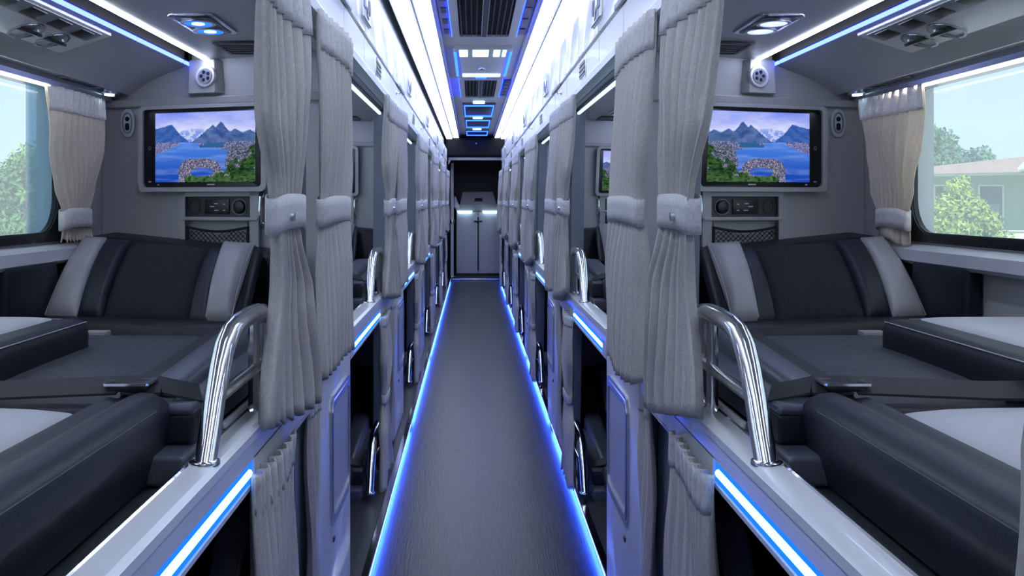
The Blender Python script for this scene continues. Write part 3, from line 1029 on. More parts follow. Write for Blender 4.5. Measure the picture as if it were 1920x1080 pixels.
def paint(u, v):
    """u from the outer edge inwards, v upwards; a lake between mountains with a little town"""
    sky_ = mixc((0.62, 0.66, 0.98), (0.16, 0.24, 0.88), (v - 0.66) / 0.36)
    cl = fbm(u * 3.5, v * 7, 3)
    c = mixc(sky_, (0.86, 0.86, 1.0), (cl - 0.42) * 2.6 * (1.15 - v) * 2)
    hz = 0.565
    far = hz + 0.10 + 0.10 * fbm(u * 6, 1, 11) + tri(u, 0.36, 0.25, 0.05)
    if v < far:
        c = mixc((0.22, 0.33, 0.80), (0.55, 0.62, 0.95), (v - far + 0.05) * 10)
        if fbm(u * 40, v * 40, 15) > 0.56:
            c = mixc(c, (0.75, 0.8, 1.0), 0.6)
    big = hz + max(tri(u, 0.66, 0.25, 0.30, 0.85), tri(u, 0.585, 0.20, 0.27, 0.9), tri(u, 0.80, 0.2, 0.2), tri(u, 0.95, 0.3, 0.16)) + 0.07 * (fbm(u * 16, 2, 21) - 0.5)
    if v < big:
        sh = fbm(u * 18 + v * 9, v * 20, 22)
        c = mixc((0.02, 0.06, 0.24), (0.12, 0.20, 0.46), sh * 1.5 - 0.2)
        c = mixc(c, (0.10, 0.17, 0.18), (0.70 - v) * 3 * (u - 0.45) * 2)
    lft = hz + max(0, 0.22 - 0.06 * u - max(0, u - 0.17) * 1.05) + 0.05 * (fbm(u * 16, 5, 31) - 0.5) + tri(u, 0.16, 0.10, 0.05)
    if u < 0.42 and v < lft:
        sh = fbm(u * 22 - v * 12, v * 20, 32)
        c = mixc((0.02, 0.06, 0.26), (0.06, 0.16, 0.52), sh * 1.6 - 0.2)
    # lake
    if v < hz + 0.012 * math.sin(9 * u):
        c = mixc((0.012, 0.07, 0.46), (0.08, 0.25, 0.80), (v - 0.1) * 1.9)
        c = mixc(c, (0.30, 0.45, 0.9), (fbm(u * 3, v * 12, 41) - 0.45) * 1.5)
        # far shore town, right and left
        sr = 0.56 - 0.30 * max(0, u - 0.45) ** 1.1
        if v > sr - 0.06 + 0.05 * fbm(u * 10, v * 10, 43) and (u > 0.44 or u < 0.24):
            q = hash2(math.floor(u * 190), math.floor(v * 122), 44)
            c = mixc((0.06, 0.09, 0.24), (0.50, 0.46, 0.70), q ** 4 * 1.1)
        if u < 0.24 and v > 0.40 + 0.55 * u and v < 0.56:
            q = hash2(math.floor(u * 190), math.floor(v * 122), 45)
            c = mixc((0.08, 0.10, 0.28), (0.54, 0.48, 0.72), q ** 4 * 1.1)
        if 0.45 < u < 0.70 and 0.49 < v < 0.555 and fbm(u * 9, v * 14, 46) > 0.40:
            c = (0.03, 0.12, 0.30)
    # right shore
    rs = 0.82 - 0.20 * math.sin(PI * min(1, max(0, (0.55 - v) / 0.55))) * 0.6 + 0.05 * (fbm(v * 9, 3, 51) - 0.5)
    if v < 0.52 and u > rs:
        q = hash2(math.floor(u * 190), math.floor(v * 122), 52)
        c = mixc((0.03, 0.06, 0.09), (0.46, 0.41, 0.60), q ** 4 * 1.1)
    # peninsula town
    ex, ey = (u - 0.45) / 0.22, (v - 0.17) / 0.17
    r2 = ex * ex + ey * ey + 0.5 * (fbm(u * 14, v * 14, 61) - 0.5)
    inn = ((u - 0.47) / 0.13) ** 2 + ((v - 0.13) / 0.085) ** 2
    if v < 0.36 and r2 < 1.0 and inn > 0.8 + 1.2 * (fbm(u * 16, v * 16, 66) - 0.5):
        q = hash2(math.floor(u * 190), math.floor(v * 122), 62)
        c = mixc((0.04, 0.06, 0.16), (0.62, 0.50, 0.54), q ** 4 * 1.2)
    elif v < 0.15 and 0.24 < u and inn > 1.0:
        q = hash2(math.floor(u * 190), math.floor(v * 122), 63)
        c = mixc((0.03, 0.07, 0.10), (0.55, 0.50, 0.72), q * q)
    # dark trees in front
    if v < 0.18 + 0.62 * max(0, u - 0.72) ** 0.9 * 1.9 + 0.16 * (fbm(u * 12, 2, 71) - 0.5) and u > 0.60 and fbm(u * 11, v * 11, 72) > 0.36 - 0.4 * max(0, u - 0.85):
        c = mixc((0.005, 0.020, 0.008), (0.06, 0.16, 0.05), fbm(u * 40, v * 40, 73) * 1.6 - 0.35)
    if v < 0.06 + 0.06 * fbm(u * 20, 1, 75) and u > 0.30:
        c = mixc((0.01, 0.03, 0.01), (0.10, 0.22, 0.08), fbm(u * 40, v * 40, 76) * 1.5 - 0.3)
    return c


def make_tv(s, label):
    a0, a1 = 0.815, 0.500           # outer, inner
    z0, z1 = 0.036, 0.226

    def wp(a, off, z):
        return (a, YW(a) - off, z)
    t = Thing('television', s, ((a0 + a1) / 2, YW(0.66) - 0.03, z0), label, 'television', 'berth televisions')

    def loop(x0, x1, y0, y1, off, r):
        return [wp(p, off, q) for p, q in rrect((x0 + x1) / 2, (y0 + y1) / 2, abs(x1 - x0), abs(y1 - y0), r)]
    t.add('housing', t.mb().slab(loop(a1, a0, z0, z1, 0.0, 0.010), (0, -0.022, 0), 0.003), 'black_plastic')
    t.add('surround', t.mb().ring(loop(a1 - 0.014, a0 + 0.014, z0 - 0.012, z1 + 0.010, -0.002, 0.016), loop(a1 - 0.001, a0 + 0.001, z0 - 0.001, z1 + 0.001, -0.002, 0.010), (0, -0.034, 0)), 'wall_grey')
    # picture as a colour grid
    pa0, pa1, pz0, pz1 = 0.783, 0.515, 0.0475, 0.2175
    nu, nv = 230, 146
    mbx = t.mb()
    cols = []
    b = mbx.bm
    g = []
    for j in range(nv + 1):
        row = []
        for i in range(nu + 1):
            a = pa0 + (pa1 - pa0) * i / nu
            row.append(b.verts.new(wp(a, 0.0235, pz0 + (pz1 - pz0) * j / nv)))
            cols.append(paint(i / nu, j / nv))
        g.append(row)
    for j in range(nv):
        for i in range(nu):
            b.faces.new((g[j][i], g[j][i + 1], g[j + 1][i + 1], g[j + 1][i]))
    sc = t.add('screen', mbx, 'tv_picture', label='lake and mountain picture on the screen')
    at = sc.data.color_attributes.new('picture', 'FLOAT_COLOR', 'POINT')
    flat = []
    for c in cols:
        flat += [c[0], c[1], c[2], 1.0]
    at.data.foreach_set('color', flat)
    # small marks on the side strip and the lower edge
    t.add('side_mark', t.mb().ring([wp(0.7985 + p, 0.0232, 0.132 + q) for p, q in rrect(0, 0, 0.007, 0.009, 0.003)], [wp(0.7985 + p, 0.0232, 0.132 + q) for p, q in rrect(0, 0, 0.005, 0.007, 0.002)], (0, -0.0006, 0)), 'mark_white')
    for (aa, zz, ww) in ((0.7985, 0.049, 0.008), (0.632, 0.0415, 0.020), (0.775, 0.0415, 0.006)):
        t.add('mark', t.mb().hexa([wp(aa + ww / 2, 0.0225, zz - 0.0014), wp(aa - ww / 2, 0.0225, zz - 0.0014), wp(aa - ww / 2, 0.0218, zz - 0.0014), wp(aa + ww / 2, 0.0218, zz - 0.0014),
                                   wp(aa + ww / 2, 0.0225, zz + 0.0014), wp(aa - ww / 2, 0.0225, zz + 0.0014), wp(aa - ww / 2, 0.0218, zz + 0.0014), wp(aa + ww / 2, 0.0218, zz + 0.0014)]), 'mark_white')
    return t.root


def make_controls(s, label):
    def wp(a, off, z):
        return (a, YW(a) - off, z)

    def blk(mbx, p, q, z0, z1, o0, o1, bev=0.0):
        return mbx.hexa([wp(p, o1, z0), wp(q, o1, z0), wp(q, o0, z0), wp(p, o0, z0), wp(p, o1, z1), wp(q, o1, z1), wp(q, o0, z1), wp(p, o0, z1)], bev, 2)
    t = Thing('control_unit', s, (0.61, YW(0.61) - 0.01, -0.042), label, 'control unit', 'berth control units')
    A0, A1 = 0.703, 0.530
    mbx = t.mb()
    blk(mbx, A1 - 0.022, A1, -0.113, 0.024, -0.002, 0.020)
    blk(mbx, A0, A0 + 0.012, -0.108, 0.024, -0.002, 0.020)
    blk(mbx, A1 - 0.022, A0 + 0.012, 0.012, 0.026, -0.002, 0.020, 0.002)
    blk(mbx, A1 - 0.020, A0 + 0.010, -0.046, -0.037, -0.002, 0.024, 0.003)
    t.add('surround', mbx, 'wall_grey')
    t.add('faceplate', blk(t.mb(), A1, A0, -0.037, 0.012, -0.002, 0.008), 'dark_plastic')
    dp = t.add('display', blk(t.mb(), 0.587, 0.652, -0.030, 0.006, 0.006, 0.012, 0.002), 'black_plastic')
    for (aa, zz, ww) in ((0.632, -0.012, 0.012), (0.622, -0.005, 0.010), (0.600, -0.006, 0.006), (0.600, -0.021, 0.006), (0.620, -0.021, 0.012)):
        t.add('digit', blk(t.mb(), aa - ww / 2, aa + ww / 2, zz - 0.0012, zz + 0.0012, 0.011, 0.0125), 'mark_white', dp)
    sp = t.add('speaker_grille', t.mb().ring([wp(0.680 + p, 0.0078, -0.012 + q) for p, q in rrect(0, 0, 0.030, 0.036, 0.014)], [wp(0.680 + p, 0.0078, -0.012 + q) for p, q in rrect(0, 0, 0.024, 0.029, 0.0115)], (0, -0.002, 0)), 'black_plastic')
    kb = t.add('knob', t.mb().disc(wp(0.560, 0.012, -0.013), (0.33, -1, 0), 0.0155, 0.012, 22, 0.003), 'black_plastic')
    t.add('knob_ring', t.mb().ring([wp(0.560 + p, 0.0075, -0.013 + q) for p, q in rrect(0, 0, 0.038, 0.040, 0.0185)], [wp(0.560 + p, 0.0075, -0.013 + q) for p, q in rrect(0, 0, 0.034, 0.036, 0.0165)], (0, -0.003, 0)), 'trim_grey', kb)
    return t.root


def make_net(s, label):
    def wp(a, off, z):
        return (a, YW(a) - off, z)
    t = Thing('net_pocket', s, (0.61, YW(0.61) - 0.02, -0.118), label, 'net pocket', 'net pockets')
    A0, A1 = 0.697, 0.536
    zt, zb = -0.062, -0.118

    def bow(a):
        u = (a - A1) / (A0 - A1)
        return zt - 0.010 * math.sin(PI * u)
    t.add('top_band', t.mb().tube([wp(A1 + (A0 - A1) * q / 10, 0.020, bow(A1 + (A0 - A1) * q / 10)) for q in range(11)], 0.0032, 6), 'net_cord')
    for aa in (A0, A1):
        pst = t.add('side_band', t.mb().tube([wp(aa, 0.019, zb), wp(aa, 0.019, -0.09), wp(aa, 0.019, zt + 0.002)], 0.0036, 6), 'net_cord')
        t.add('hook', t.mb().tube([wp(aa, 0.012, zt), wp(aa, 0.016, zt + 0.012), wp(aa, 0.018, zt + 0.022)], 0.0018, 6), 'steel', pst)
    mbx = t.mb()
    for sg in (1, -1):
        for q in range(-8, 22):
            p0 = A1 + (A0 - A1) * q / 13
            pts = []
            for r in range(7):
                aa = p0 + sg * 0.060 * (r / 6)
                zz = zb + (zt - zb) * r / 6
                if A1 <= aa <= A0 and zz < bow(aa):
                    pts.append(wp(aa, 0.0185, zz))
            if len(pts) > 1:
                mbx.tube(pts, 0.0010, 4)
    n_ = t.add('net', mbx, 'net_cord')
    n_['kind'] = 'stuff'
    return t.root


# ================================================================== BERTH CEILING FITTINGS
def make_fittings(s, k_label):
    out = []
    # twin spotlight
    t = Thing('twin_spotlight', s, (0.525, 1.84, 0.345), 'chrome framed twin spotlight in the berth ceiling, ' + k_label, 'spotlight', 'twin spotlights')
    t.add('plate', t.mb().slab([(p, q, 0.3515) for p, q in rrect(0.525, 1.845, 0.088, 0.200, 0.016)], (0, 0, -0.006), 0.002), 'steel')
    t.add('recess', t.mb().slab([(p, q, 0.3450) for p, q in rrect(0.525, 1.845, 0.070, 0.170, 0.012)], (0, 0, -0.0012), 0.0), 'black_plastic')
    for q in (1.805, 1.888):
        rg = t.add('lamp_ring', t.mb().ring([(0.525 + 0.033 * math.cos(x), q + 0.036 * math.sin(x), 0.344) for x in [2 * PI * i / 24 for i in range(24)]], [(0.525 + 0.026 * math.cos(x), q + 0.029 * math.sin(x), 0.344) for x in [2 * PI * i / 24 for i in range(24)]], (0, 0, -0.004)), 'chrome')
        t.add('lamp_lens', t.mb().disc((0.525, q, 0.343), (0, 0, -1), 0.027, 0.003, 24), 'lamp_spot_blue' if s < 0 else 'lamp_spot_white', rg)
        t.add('lamp_core', t.mb().disc((0.525, q, 0.341), (0, 0, -1), 0.012, 0.003, 18), 'lamp_ice_core', rg)
    out.append(t.root)
    # square vent
    t = Thing('ceiling_vent', s, (0.525, 2.14, 0.345), 'dark louvred square vent in the berth ceiling, ' + k_label, 'vent', 'berth ceiling vents')
    zz = 0.3495
    t.add('frame', t.mb().ring([(p, q, zz) for p, q in rrect(0.52, 2.13, 0.095, 0.16, 0.006)], [(p, q, zz) for p, q in rrect(0.52, 2.13, 0.078, 0.138, 0.004)], (0, 0, -0.005)), 'dark_plastic')
    t.add('backing', t.mb().box(0.480, 0.560, 2.06, 2.20, 0.3470, 0.3495), 'black_plastic')
    for q in range(5):
        t.add('slat', t.mb().hexa([(0.482, 2.075 + q * 0.026, 0.344), (0.558, 2.075 + q * 0.026, 0.344), (0.558, 2.083 + q * 0.026, 0.348), (0.482, 2.083 + q * 0.026, 0.348),
                                   (0.482, 2.073 + q * 0.026, 0.346), (0.558, 2.073 + q * 0.026, 0.346), (0.558, 2.081 + q * 0.026, 0.349), (0.482, 2.081 + q * 0.026, 0.349)]), 'trim_grey')
    out.append(t.root)
    # air console on the sloping locker
    t = Thing('air_console', s, (0.765, 1.65, 0.305), 'grey overhead air console with round nozzles, ' + k_label, 'air console', 'air consoles')

    def sl(a, off):
        return 0.336 - (a - 0.702) * 0.331 - off
    def quad(p, q, y0, y1, o0, o1, bev=0.0):
        return t.mb().hexa([(p, y0, sl(p, o1)), (q, y0, sl(q, o1)), (q, y1, sl(q, o1)), (p, y1, sl(p, o1)), (p, y0, sl(p, o0)), (q, y0, sl(q, o0)), (q, y1, sl(q, o0)), (p, y1, sl(p, o0))], bev, 2)
    t.add('plate', quad(0.712, 0.815, 1.36, 1.86, -0.004, 0.006, 0.003), 'white_plastic')
    t.add('switch_strip', quad(0.718, 0.752, 1.40, 1.83, 0.004, 0.008, 0.002), 'trim_grey')
    for q in (1.45, 1.55, 1.65, 1.75):
        t.add('button', quad(0.723, 0.747, q, q + 0.055, 0.007, 0.0095, 0.001), 'black_plastic' if q > 1.5 else 'dark_plastic')
    for q in (1.66, 1.76):
        nz = t.add('nozzle', t.mb().disc((0.785, q, sl(0.785, 0.008)), (0.31, 0, -0.95), 0.026, 0.006, 22, 0.002, 1.0), 'black_plastic')
        t.add('nozzle_ring', t.mb().ring([(0.785 + 0.030 * math.cos(x), q + 0.038 * math.sin(x), sl(0.785 + 0.030 * math.cos(x), 0.005)) for x in [2 * PI * i / 22 for i in range(22)]],
                                         [(0.785 + 0.026 * math.cos(x), q + 0.033 * math.sin(x), sl(0.785 + 0.026 * math.cos(x), 0.005)) for x in [2 * PI * i / 22 for i in range(22)]], (0, 0, -0.004)), 'steel', nz)
        t.add('vane', t.mb().hexa([(0.765, q - 0.004, sl(0.765, 0.016)), (0.805, q - 0.004, sl(0.805, 0.016)), (0.805, q + 0.004, sl(0.805, 0.016)), (0.765, q + 0.004, sl(0.765, 0.016)),
                                   (0.765, q - 0.004, sl(0.765, 0.012)), (0.805, q - 0.004, sl(0.805, 0.012)), (0.805, q + 0.004, sl(0.805, 0.012)), (0.765, q + 0.004, sl(0.765, 0.012))]), 'trim_grey', nz)
    out.append(t.root)
    # bulkhead speaker on a raised block
    t = Thing('bulkhead_speaker', s, (0.655, 2.28, 0.262), 'round speaker on a raised block above the television, ' + k_label, 'speaker', 'bulkhead speakers')

    def wp(a, off, z):
        return (a, YW(a) - off, z)
    t.add('block', t.mb().hexa([wp(0.618, 0.034, 0.262), wp(0.690, 0.034, 0.262), wp(0.694, -0.001, 0.262), wp(0.600, -0.001, 0.262),
                                wp(0.622, 0.026, 0.345), wp(0.690, 0.026, 0.345), wp(0.694, -0.001, 0.345), wp(0.606, -0.001, 0.345)], 0.005, 2), 'wall_grey')
    bz = t.add('bezel', t.mb().disc(wp(0.642, 0.034, 0.302), (0.33, -1, 0.1), 0.027, 0.010, 26, 0.003), 'white_plastic')
    t.add('cone', t.mb().disc(wp(0.642, 0.040, 0.302), (0.33, -1, 0.1), 0.019, 0.004, 22), 'trim_grey', bz)
    for i in range(5):
        x = 2 * PI * i / 5
        t.add('hole', t.mb().disc(wp(0.642 + 0.010 * math.cos(x), 0.0425, 0.302 + 0.010 * math.sin(x)), (0.33, -1, 0.1), 0.0042, 0.002, 10), 'black_plastic', bz)
    out.append(t.root)
    # oval corner speaker
    t = Thing('oval_speaker', s, (0.880, YW(0.88) - 0.01, 0.165), 'oval wall speaker beside the window curtain, ' + k_label, 'speaker', 'oval speakers')
    ol = lambda w, h, off: [wp(0.868 + w * math.cos(x) * (abs(math.cos(x)) ** -0.25 if abs(math.cos(x)) > 1e-3 else 1), off, 0.198 + h * math.sin(x)) for x in [2 * PI * i / 28 for i in range(28)]]
    t.add('plate', t.mb().slab(ol(0.020, 0.036, 0.0), (0, -0.008, 0), 0.003), 'white_plastic')
    t.add('ridge', t.mb().ring(ol(0.014, 0.027, 0.008), ol(0.011, 0.023, 0.008), (0, -0.003, 0)), 'trim_grey')
    for dz_ in (0.010, -0.006, -0.013):
        t.add('slot', t.mb().disc(wp(0.868 + 0.002 * dz_ * 100 * 0, 0.0085, 0.198 + dz_), (0.33, -1, 0), 0.006, 0.003, 14), 'black_plastic')
    out.append(t.root)
    # small oval lamp and slotted vent by the window head
    t = Thing('reading_lamp', s, (0.885, 2.33, 0.262), 'small chrome reading lamp over the window curtain, ' + k_label, 'lamp', 'reading lamps')
    t.add('ring', t.mb().disc((0.886, 2.30, 0.268), (0, 0, -1), 0.034, 0.012, 24, 0.004, 0.55), 'chrome')
    t.add('bulb', t.mb().disc((0.886, 2.30, 0.261), (0, 0, -1), 0.018, 0.004, 18, 0.0, 0.6), 'lamp_ice_core')
    out.append(t.root)
    t = Thing('slot_vent', s, (0.886, 2.16, 0.266), 'long dark air slot over the window curtain, ' + k_label, 'vent', 'window slot vents')
    t.add('frame', t.mb().slab([(p, q, 0.274) for p, q in rrect(0.886, 2.13, 0.024, 0.20, 0.010)], (0, 0, -0.006), 0.001), 'trim_grey')
    for q in range(6):
        t.add('slat', t.mb().box(0.878, 0.894, 2.05 + q * 0.028, 2.062 + q * 0.028, 0.2665, 0.2685), 'black_plastic')
    out.append(t.root)
    return out


def make_handle(s, label):
    t = Thing('partition_handle', s, (0.503, YW(0.503) - 0.02, -0.055), label, 'handle', 'partition handles')
    y = YW(0.503)
    t.add('bar', t.mb().tube([(0.503, y + 0.002, -0.055), (0.503, y - 0.018, -0.050), (0.503, y - 0.026, -0.02), (0.503, y - 0.018, 0.010), (0.503, y + 0.002, 0.015)], 0.004, 8), 'chrome')
    for zz in (-0.055, 0.015):
        t.add('foot', t.mb().disc((0.503, y - 0.002, zz), (0.33, -1, 0), 0.008, 0.006, 14), 'steel')
    return t.root


TVL = {-1: 'wide television showing a mountain lake, ', 1: 'wide television showing a mountain lake, '}
for s in SIDES:
    items = [(make_tv(s, TVL[s] + where(s, 1)), TVL[s], 4),
             (make_controls(s, 'dark control unit under the television, ' + where(s, 1)), 'dark control unit under the television, ', 2),
             (make_net(s, 'black net pocket on the partition, ' + where(s, 1)), 'black net pocket on the partition, ', 2),
             (make_handle(s, 'small chrome handle on the partition, ' + where(s, 1)), 'small chrome handle on the partition, ', 2)]
    for f in make_fittings(s, where(s, 1)):
        items.append((f, f['label'].split(', ' + SIDE[s])[0] + ', ', 3))
    for root, base, last in items:
        for k in range(2, last + 1):
            copy_tree(root, (0, PITCH * (k - 1), 0), base + where(s, k))
    # berth ceiling light slot: white strip and blue edge line, one per bay
    t = Thing('berth_strip_light', s, (0.67, 1.3, 0.345), f'long white and blue strip light in the berth ceiling, {where(s, 1)}', 'light', 'berth strip lights')
    ch = t.mb().box(0.653, 0.6935, 0.46, 2.295, 0.366, 0.372)
    ch.box(0.6905, 0.6955, 0.46, 2.295, 0.343, 0.372)
    t.add('channel', ch, 'matte_black')
    t.add('white_tube', t.mb().prism([(0.640, 0.3440), (0.651, 0.3430), (0.651, 0.3480), (0.640, 0.3480)], 0.48, 2.27), 'lamp_berth')
    t.add('blue_line', t.mb().prism([(0.694, 0.3365), (0.699, 0.3345), (0.699, 0.338), (0.694, 0.3415)], 0.48, 2.27), 'lamp_violet')
    for k in range(2, NB + 1):
        copy_tree(t.root, (0, PITCH * (k - 1), 0), f'long white and blue strip light in the berth ceiling, {where(s, k)}')
    t = Thing('window_light', s, (0.925, 1.3, 0.25), f'slim warm light bar over the window, {where(s, 1)}', 'light', 'window lights')
    t.add('housing', t.mb().prism([(0.902, 0.2625), (0.905, 0.252), (0.94, 0.246), (0.945, 0.2625)], 0.46, 2.385), 'steel')
    t.add('tube', t.mb().tube([(0.916, 0.48, 0.252), (0.916, 1.4, 0.252), (0.916, 2.30, 0.252)], 0.0055, 8), 'lamp_window')

for s in SIDES:
    e0 = PITCH                                        # first one in view is in the second bay
    t = Thing('entry_light', s, (0.345, 1.3 + e0, 0.326), f'slim white light bar inside the curtain header, {where(s, 2)}', 'light', 'entry lights')
    t.add('bar', t.mb().box(0.340, 0.349, 0.50 + e0, 1.72 + e0, 0.326, 0.332), 'lamp_ice_core')
    t.add('holder', t.mb().box(0.338, 0.351, 0.49 + e0, 1.73 + e0, 0.332, 0.3525), 'steel')
    for k in range(3, NB + 1):
        copy_tree(t.root, (0, PITCH * (k - 2), 0), f'slim white light bar inside the curtain header, {where(s, k)}')

# ================================================================== FASCIA FITTINGS
for s in SIDES:
    for k in range(1, NB + 1):
        dy = PITCH * (k - 1)
        if k == 1:
            t = Thing('fascia_speaker', s, (0.297, 2.62, 0.49), f'round chrome speaker on the bright fascia, {where(s, 1)}', 'speaker', 'fascia speakers')
            t.add('plate', t.mb().slab([(0.2975, p, q) for p, q in rrect(2.62, 0.545, 0.20, 0.10, 0.02)], (-0.004, 0, 0), 0.002), 'white_plastic')
            bz = t.add('bezel', t.mb().disc((0.2925, 2.66, 0.545), (-1, 0, 0), 0.034, 0.006, 24, 0.002), 'steel')
            t.add('cone', t.mb().disc((0.2895, 2.66, 0.545), (-1, 0, 0), 0.024, 0.003, 20), 'dark_plastic', bz)
            t.add('switch', t.mb().box(0.291, 0.2945, 2.55, 2.60, 0.53, 0.56, 0.002, 1), 'trim_grey')
            t.add('handle', t.mb().box(0.289, 0.2945, 2.53, 2.71, 0.498, 0.504, 0.002, 1), 'steel')
            spk = t.root
            t = Thing('fascia_vent', s, (0.297, 2.98, 0.38), f'small louvred vent in the lower fascia row, {where(s, 1)}', 'vent', 'fascia vents')
            t.add('plate', t.mb().slab([(0.3005, p, q) for p, q in rrect(3.0, 0.42, 0.17, 0.066, 0.012)], (-0.003, 0, 0), 0.001), 'steel')
            t.add('grille', t.mb().slab([(0.2975, p, q) for p, q in rrect(3.0, 0.42, 0.145, 0.050, 0.010)], (-0.001, 0, 0)), 'dark_plastic')
            for q in range(3):
                t.add('slat', t.mb().box(0.294, 0.2968, 2.935, 3.065, 0.405 + q * 0.014, 0.408 + q * 0.014), 'trim_grey')
            vnt = t.root
            t = Thing('fascia_hook', s, (0.297, 1.92, 0.42), f'small metal coat hook on the fascia, {where(s, 1)}', 'hook', 'fascia hooks')
            t.add('base', t.mb().disc((0.2985, 1.92, 0.43), (-1, 0, 0), 0.009, 0.004, 16, 0.001), 'steel')
            t.add('peg', t.mb().tube([(0.298, 1.92, 0.43), (0.286, 1.92, 0.427), (0.283, 1.92, 0.433)], 0.003, 8), 'steel')
            hk = t.root
            t = Thing('flap_handle', s, (0.297, 2.12, 0.47), f'slim blue grey pull bar under a fascia flap, {where(s, 1)}', 'handle', 'fascia pull bars')
            t.add('bar', t.mb().box(0.290, 0.2985, 1.98, 2.28, 0.461, 0.475, 0.003, 2), 'post_grey')
            t.add('end_cap', t.mb().box(0.289, 0.2985, 1.965, 1.985, 0.462, 0.475, 0.002, 1), 'steel')
            fh = t.root
        elif k < NB:
            copy_tree(spk, (0, dy, 0), f'round chrome speaker on the bright fascia, {where(s, k)}')
            copy_tree(vnt, (0, dy, 0), f'small louvred vent in the lower fascia row, {where(s, k)}')
            copy_tree(hk, (0, dy, 0), f'small metal coat hook on the fascia, {where(s, k)}')
            copy_tree(fh, (0, dy, 0), f'slim blue grey pull bar under a fascia flap, {where(s, k)}')

# ================================================================== AISLE CEILING UNITS
ZC = 0.805


def rr3(cx, cy, w, h, r, z, n=4):
    return [(p, q, z) for p, q in rrect(cx, cy, w, h, r, n)]


def air_grille(y0, y1, w, label, nsl, side=True):
    cy, L = (y0 + y1) / 2, y1 - y0
    t = Thing('ceiling_air_grille', 0, (CX, cy, ZC - 0.02), label, 'air grille', 'aisle air grilles')
    t.add('frame', t.mb().ring(rr3(CX, cy, w + 0.07, L + 0.06, 0.02, ZC + 0.002), rr3(CX, cy, w, L, 0.012, ZC + 0.002), (0, 0, -0.016)), 'ceil_panel')
    t.add('well', t.mb().box(CX - w / 2, CX + w / 2, y0, y1, ZC - 0.003, ZC + 0.001), 'matte_black')
    for q in range(nsl):
        x = CX - w / 2 + w * (q + 0.5) / nsl
        t.add('louvre', t.mb().hexa([(x - 0.004, y0 + 0.01, ZC - 0.014), (x, y0 + 0.01, ZC - 0.014), (x, y1 - 0.01, ZC - 0.014), (x - 0.004, y1 - 0.01, ZC - 0.014),
                                     (x, y0 + 0.01, ZC - 0.002), (x + 0.004, y0 + 0.01, ZC - 0.002), (x + 0.004, y1 - 0.01, ZC - 0.002), (x, y1 - 0.01, ZC - 0.002)]), 'black_plastic')
    t.add('centre_bar', t.mb().box(CX - 0.014, CX + 0.014, y0, y1, ZC - 0.016, ZC - 0.002, 0.002, 1), 'dark_plastic')
    for sg in (-1, 1):
        xx = CX + sg * (w / 2 + 0.037)
        t.add('edge_light', t.mb().box(xx - 0.0015, xx + 0.0015, y0, y1, ZC - 0.014, ZC - 0.004), 'lamp_grille')
    return t.root


def side_panel(y0, y1, sg, label, mt):
    x = CX + sg * 0.175
    cy = (y0 + y1) / 2
    t = Thing('ceiling_switch_panel', 0, (x, cy, ZC - 0.01), label, 'switch panel', 'ceiling switch panels')
    t.add('plate', t.mb().slab(rr3(x, cy, 0.048, y1 - y0, 0.006, ZC + 0.001), (0, 0, -0.010), 0.002), mt)
    n_ = 5
    for q in range(n_):
        yy = y0 + (y1 - y0) * (q + 0.5) / n_
        t.add('key', t.mb().box(x - 0.013, x + 0.013, yy - 0.04 * (y1 - y0), yy + 0.05 * (y1 - y0), ZC - 0.013, ZC - 0.009, 0.001, 1), 'dark_plastic')
    return t.root


air_grille(3.25, 4.52, 0.235, 'large black louvred air grille at the open end of the aisle ceiling', 10)
air_grille(6.15, 7.15, 0.215, 'smaller black louvred air grille between two blue lamp units', 9)
side_panel(3.3, 4.5, -1, 'grey switch panel beside the large air grille, tree side', 'trim_grey')
side_panel(3.3, 4.5, 1, 'dark key panel beside the large air grille, house side', 'dark_plastic')
side_panel(6.2, 7.1, 1, 'dark key panel beside the smaller air grille, house side', 'dark_plastic')


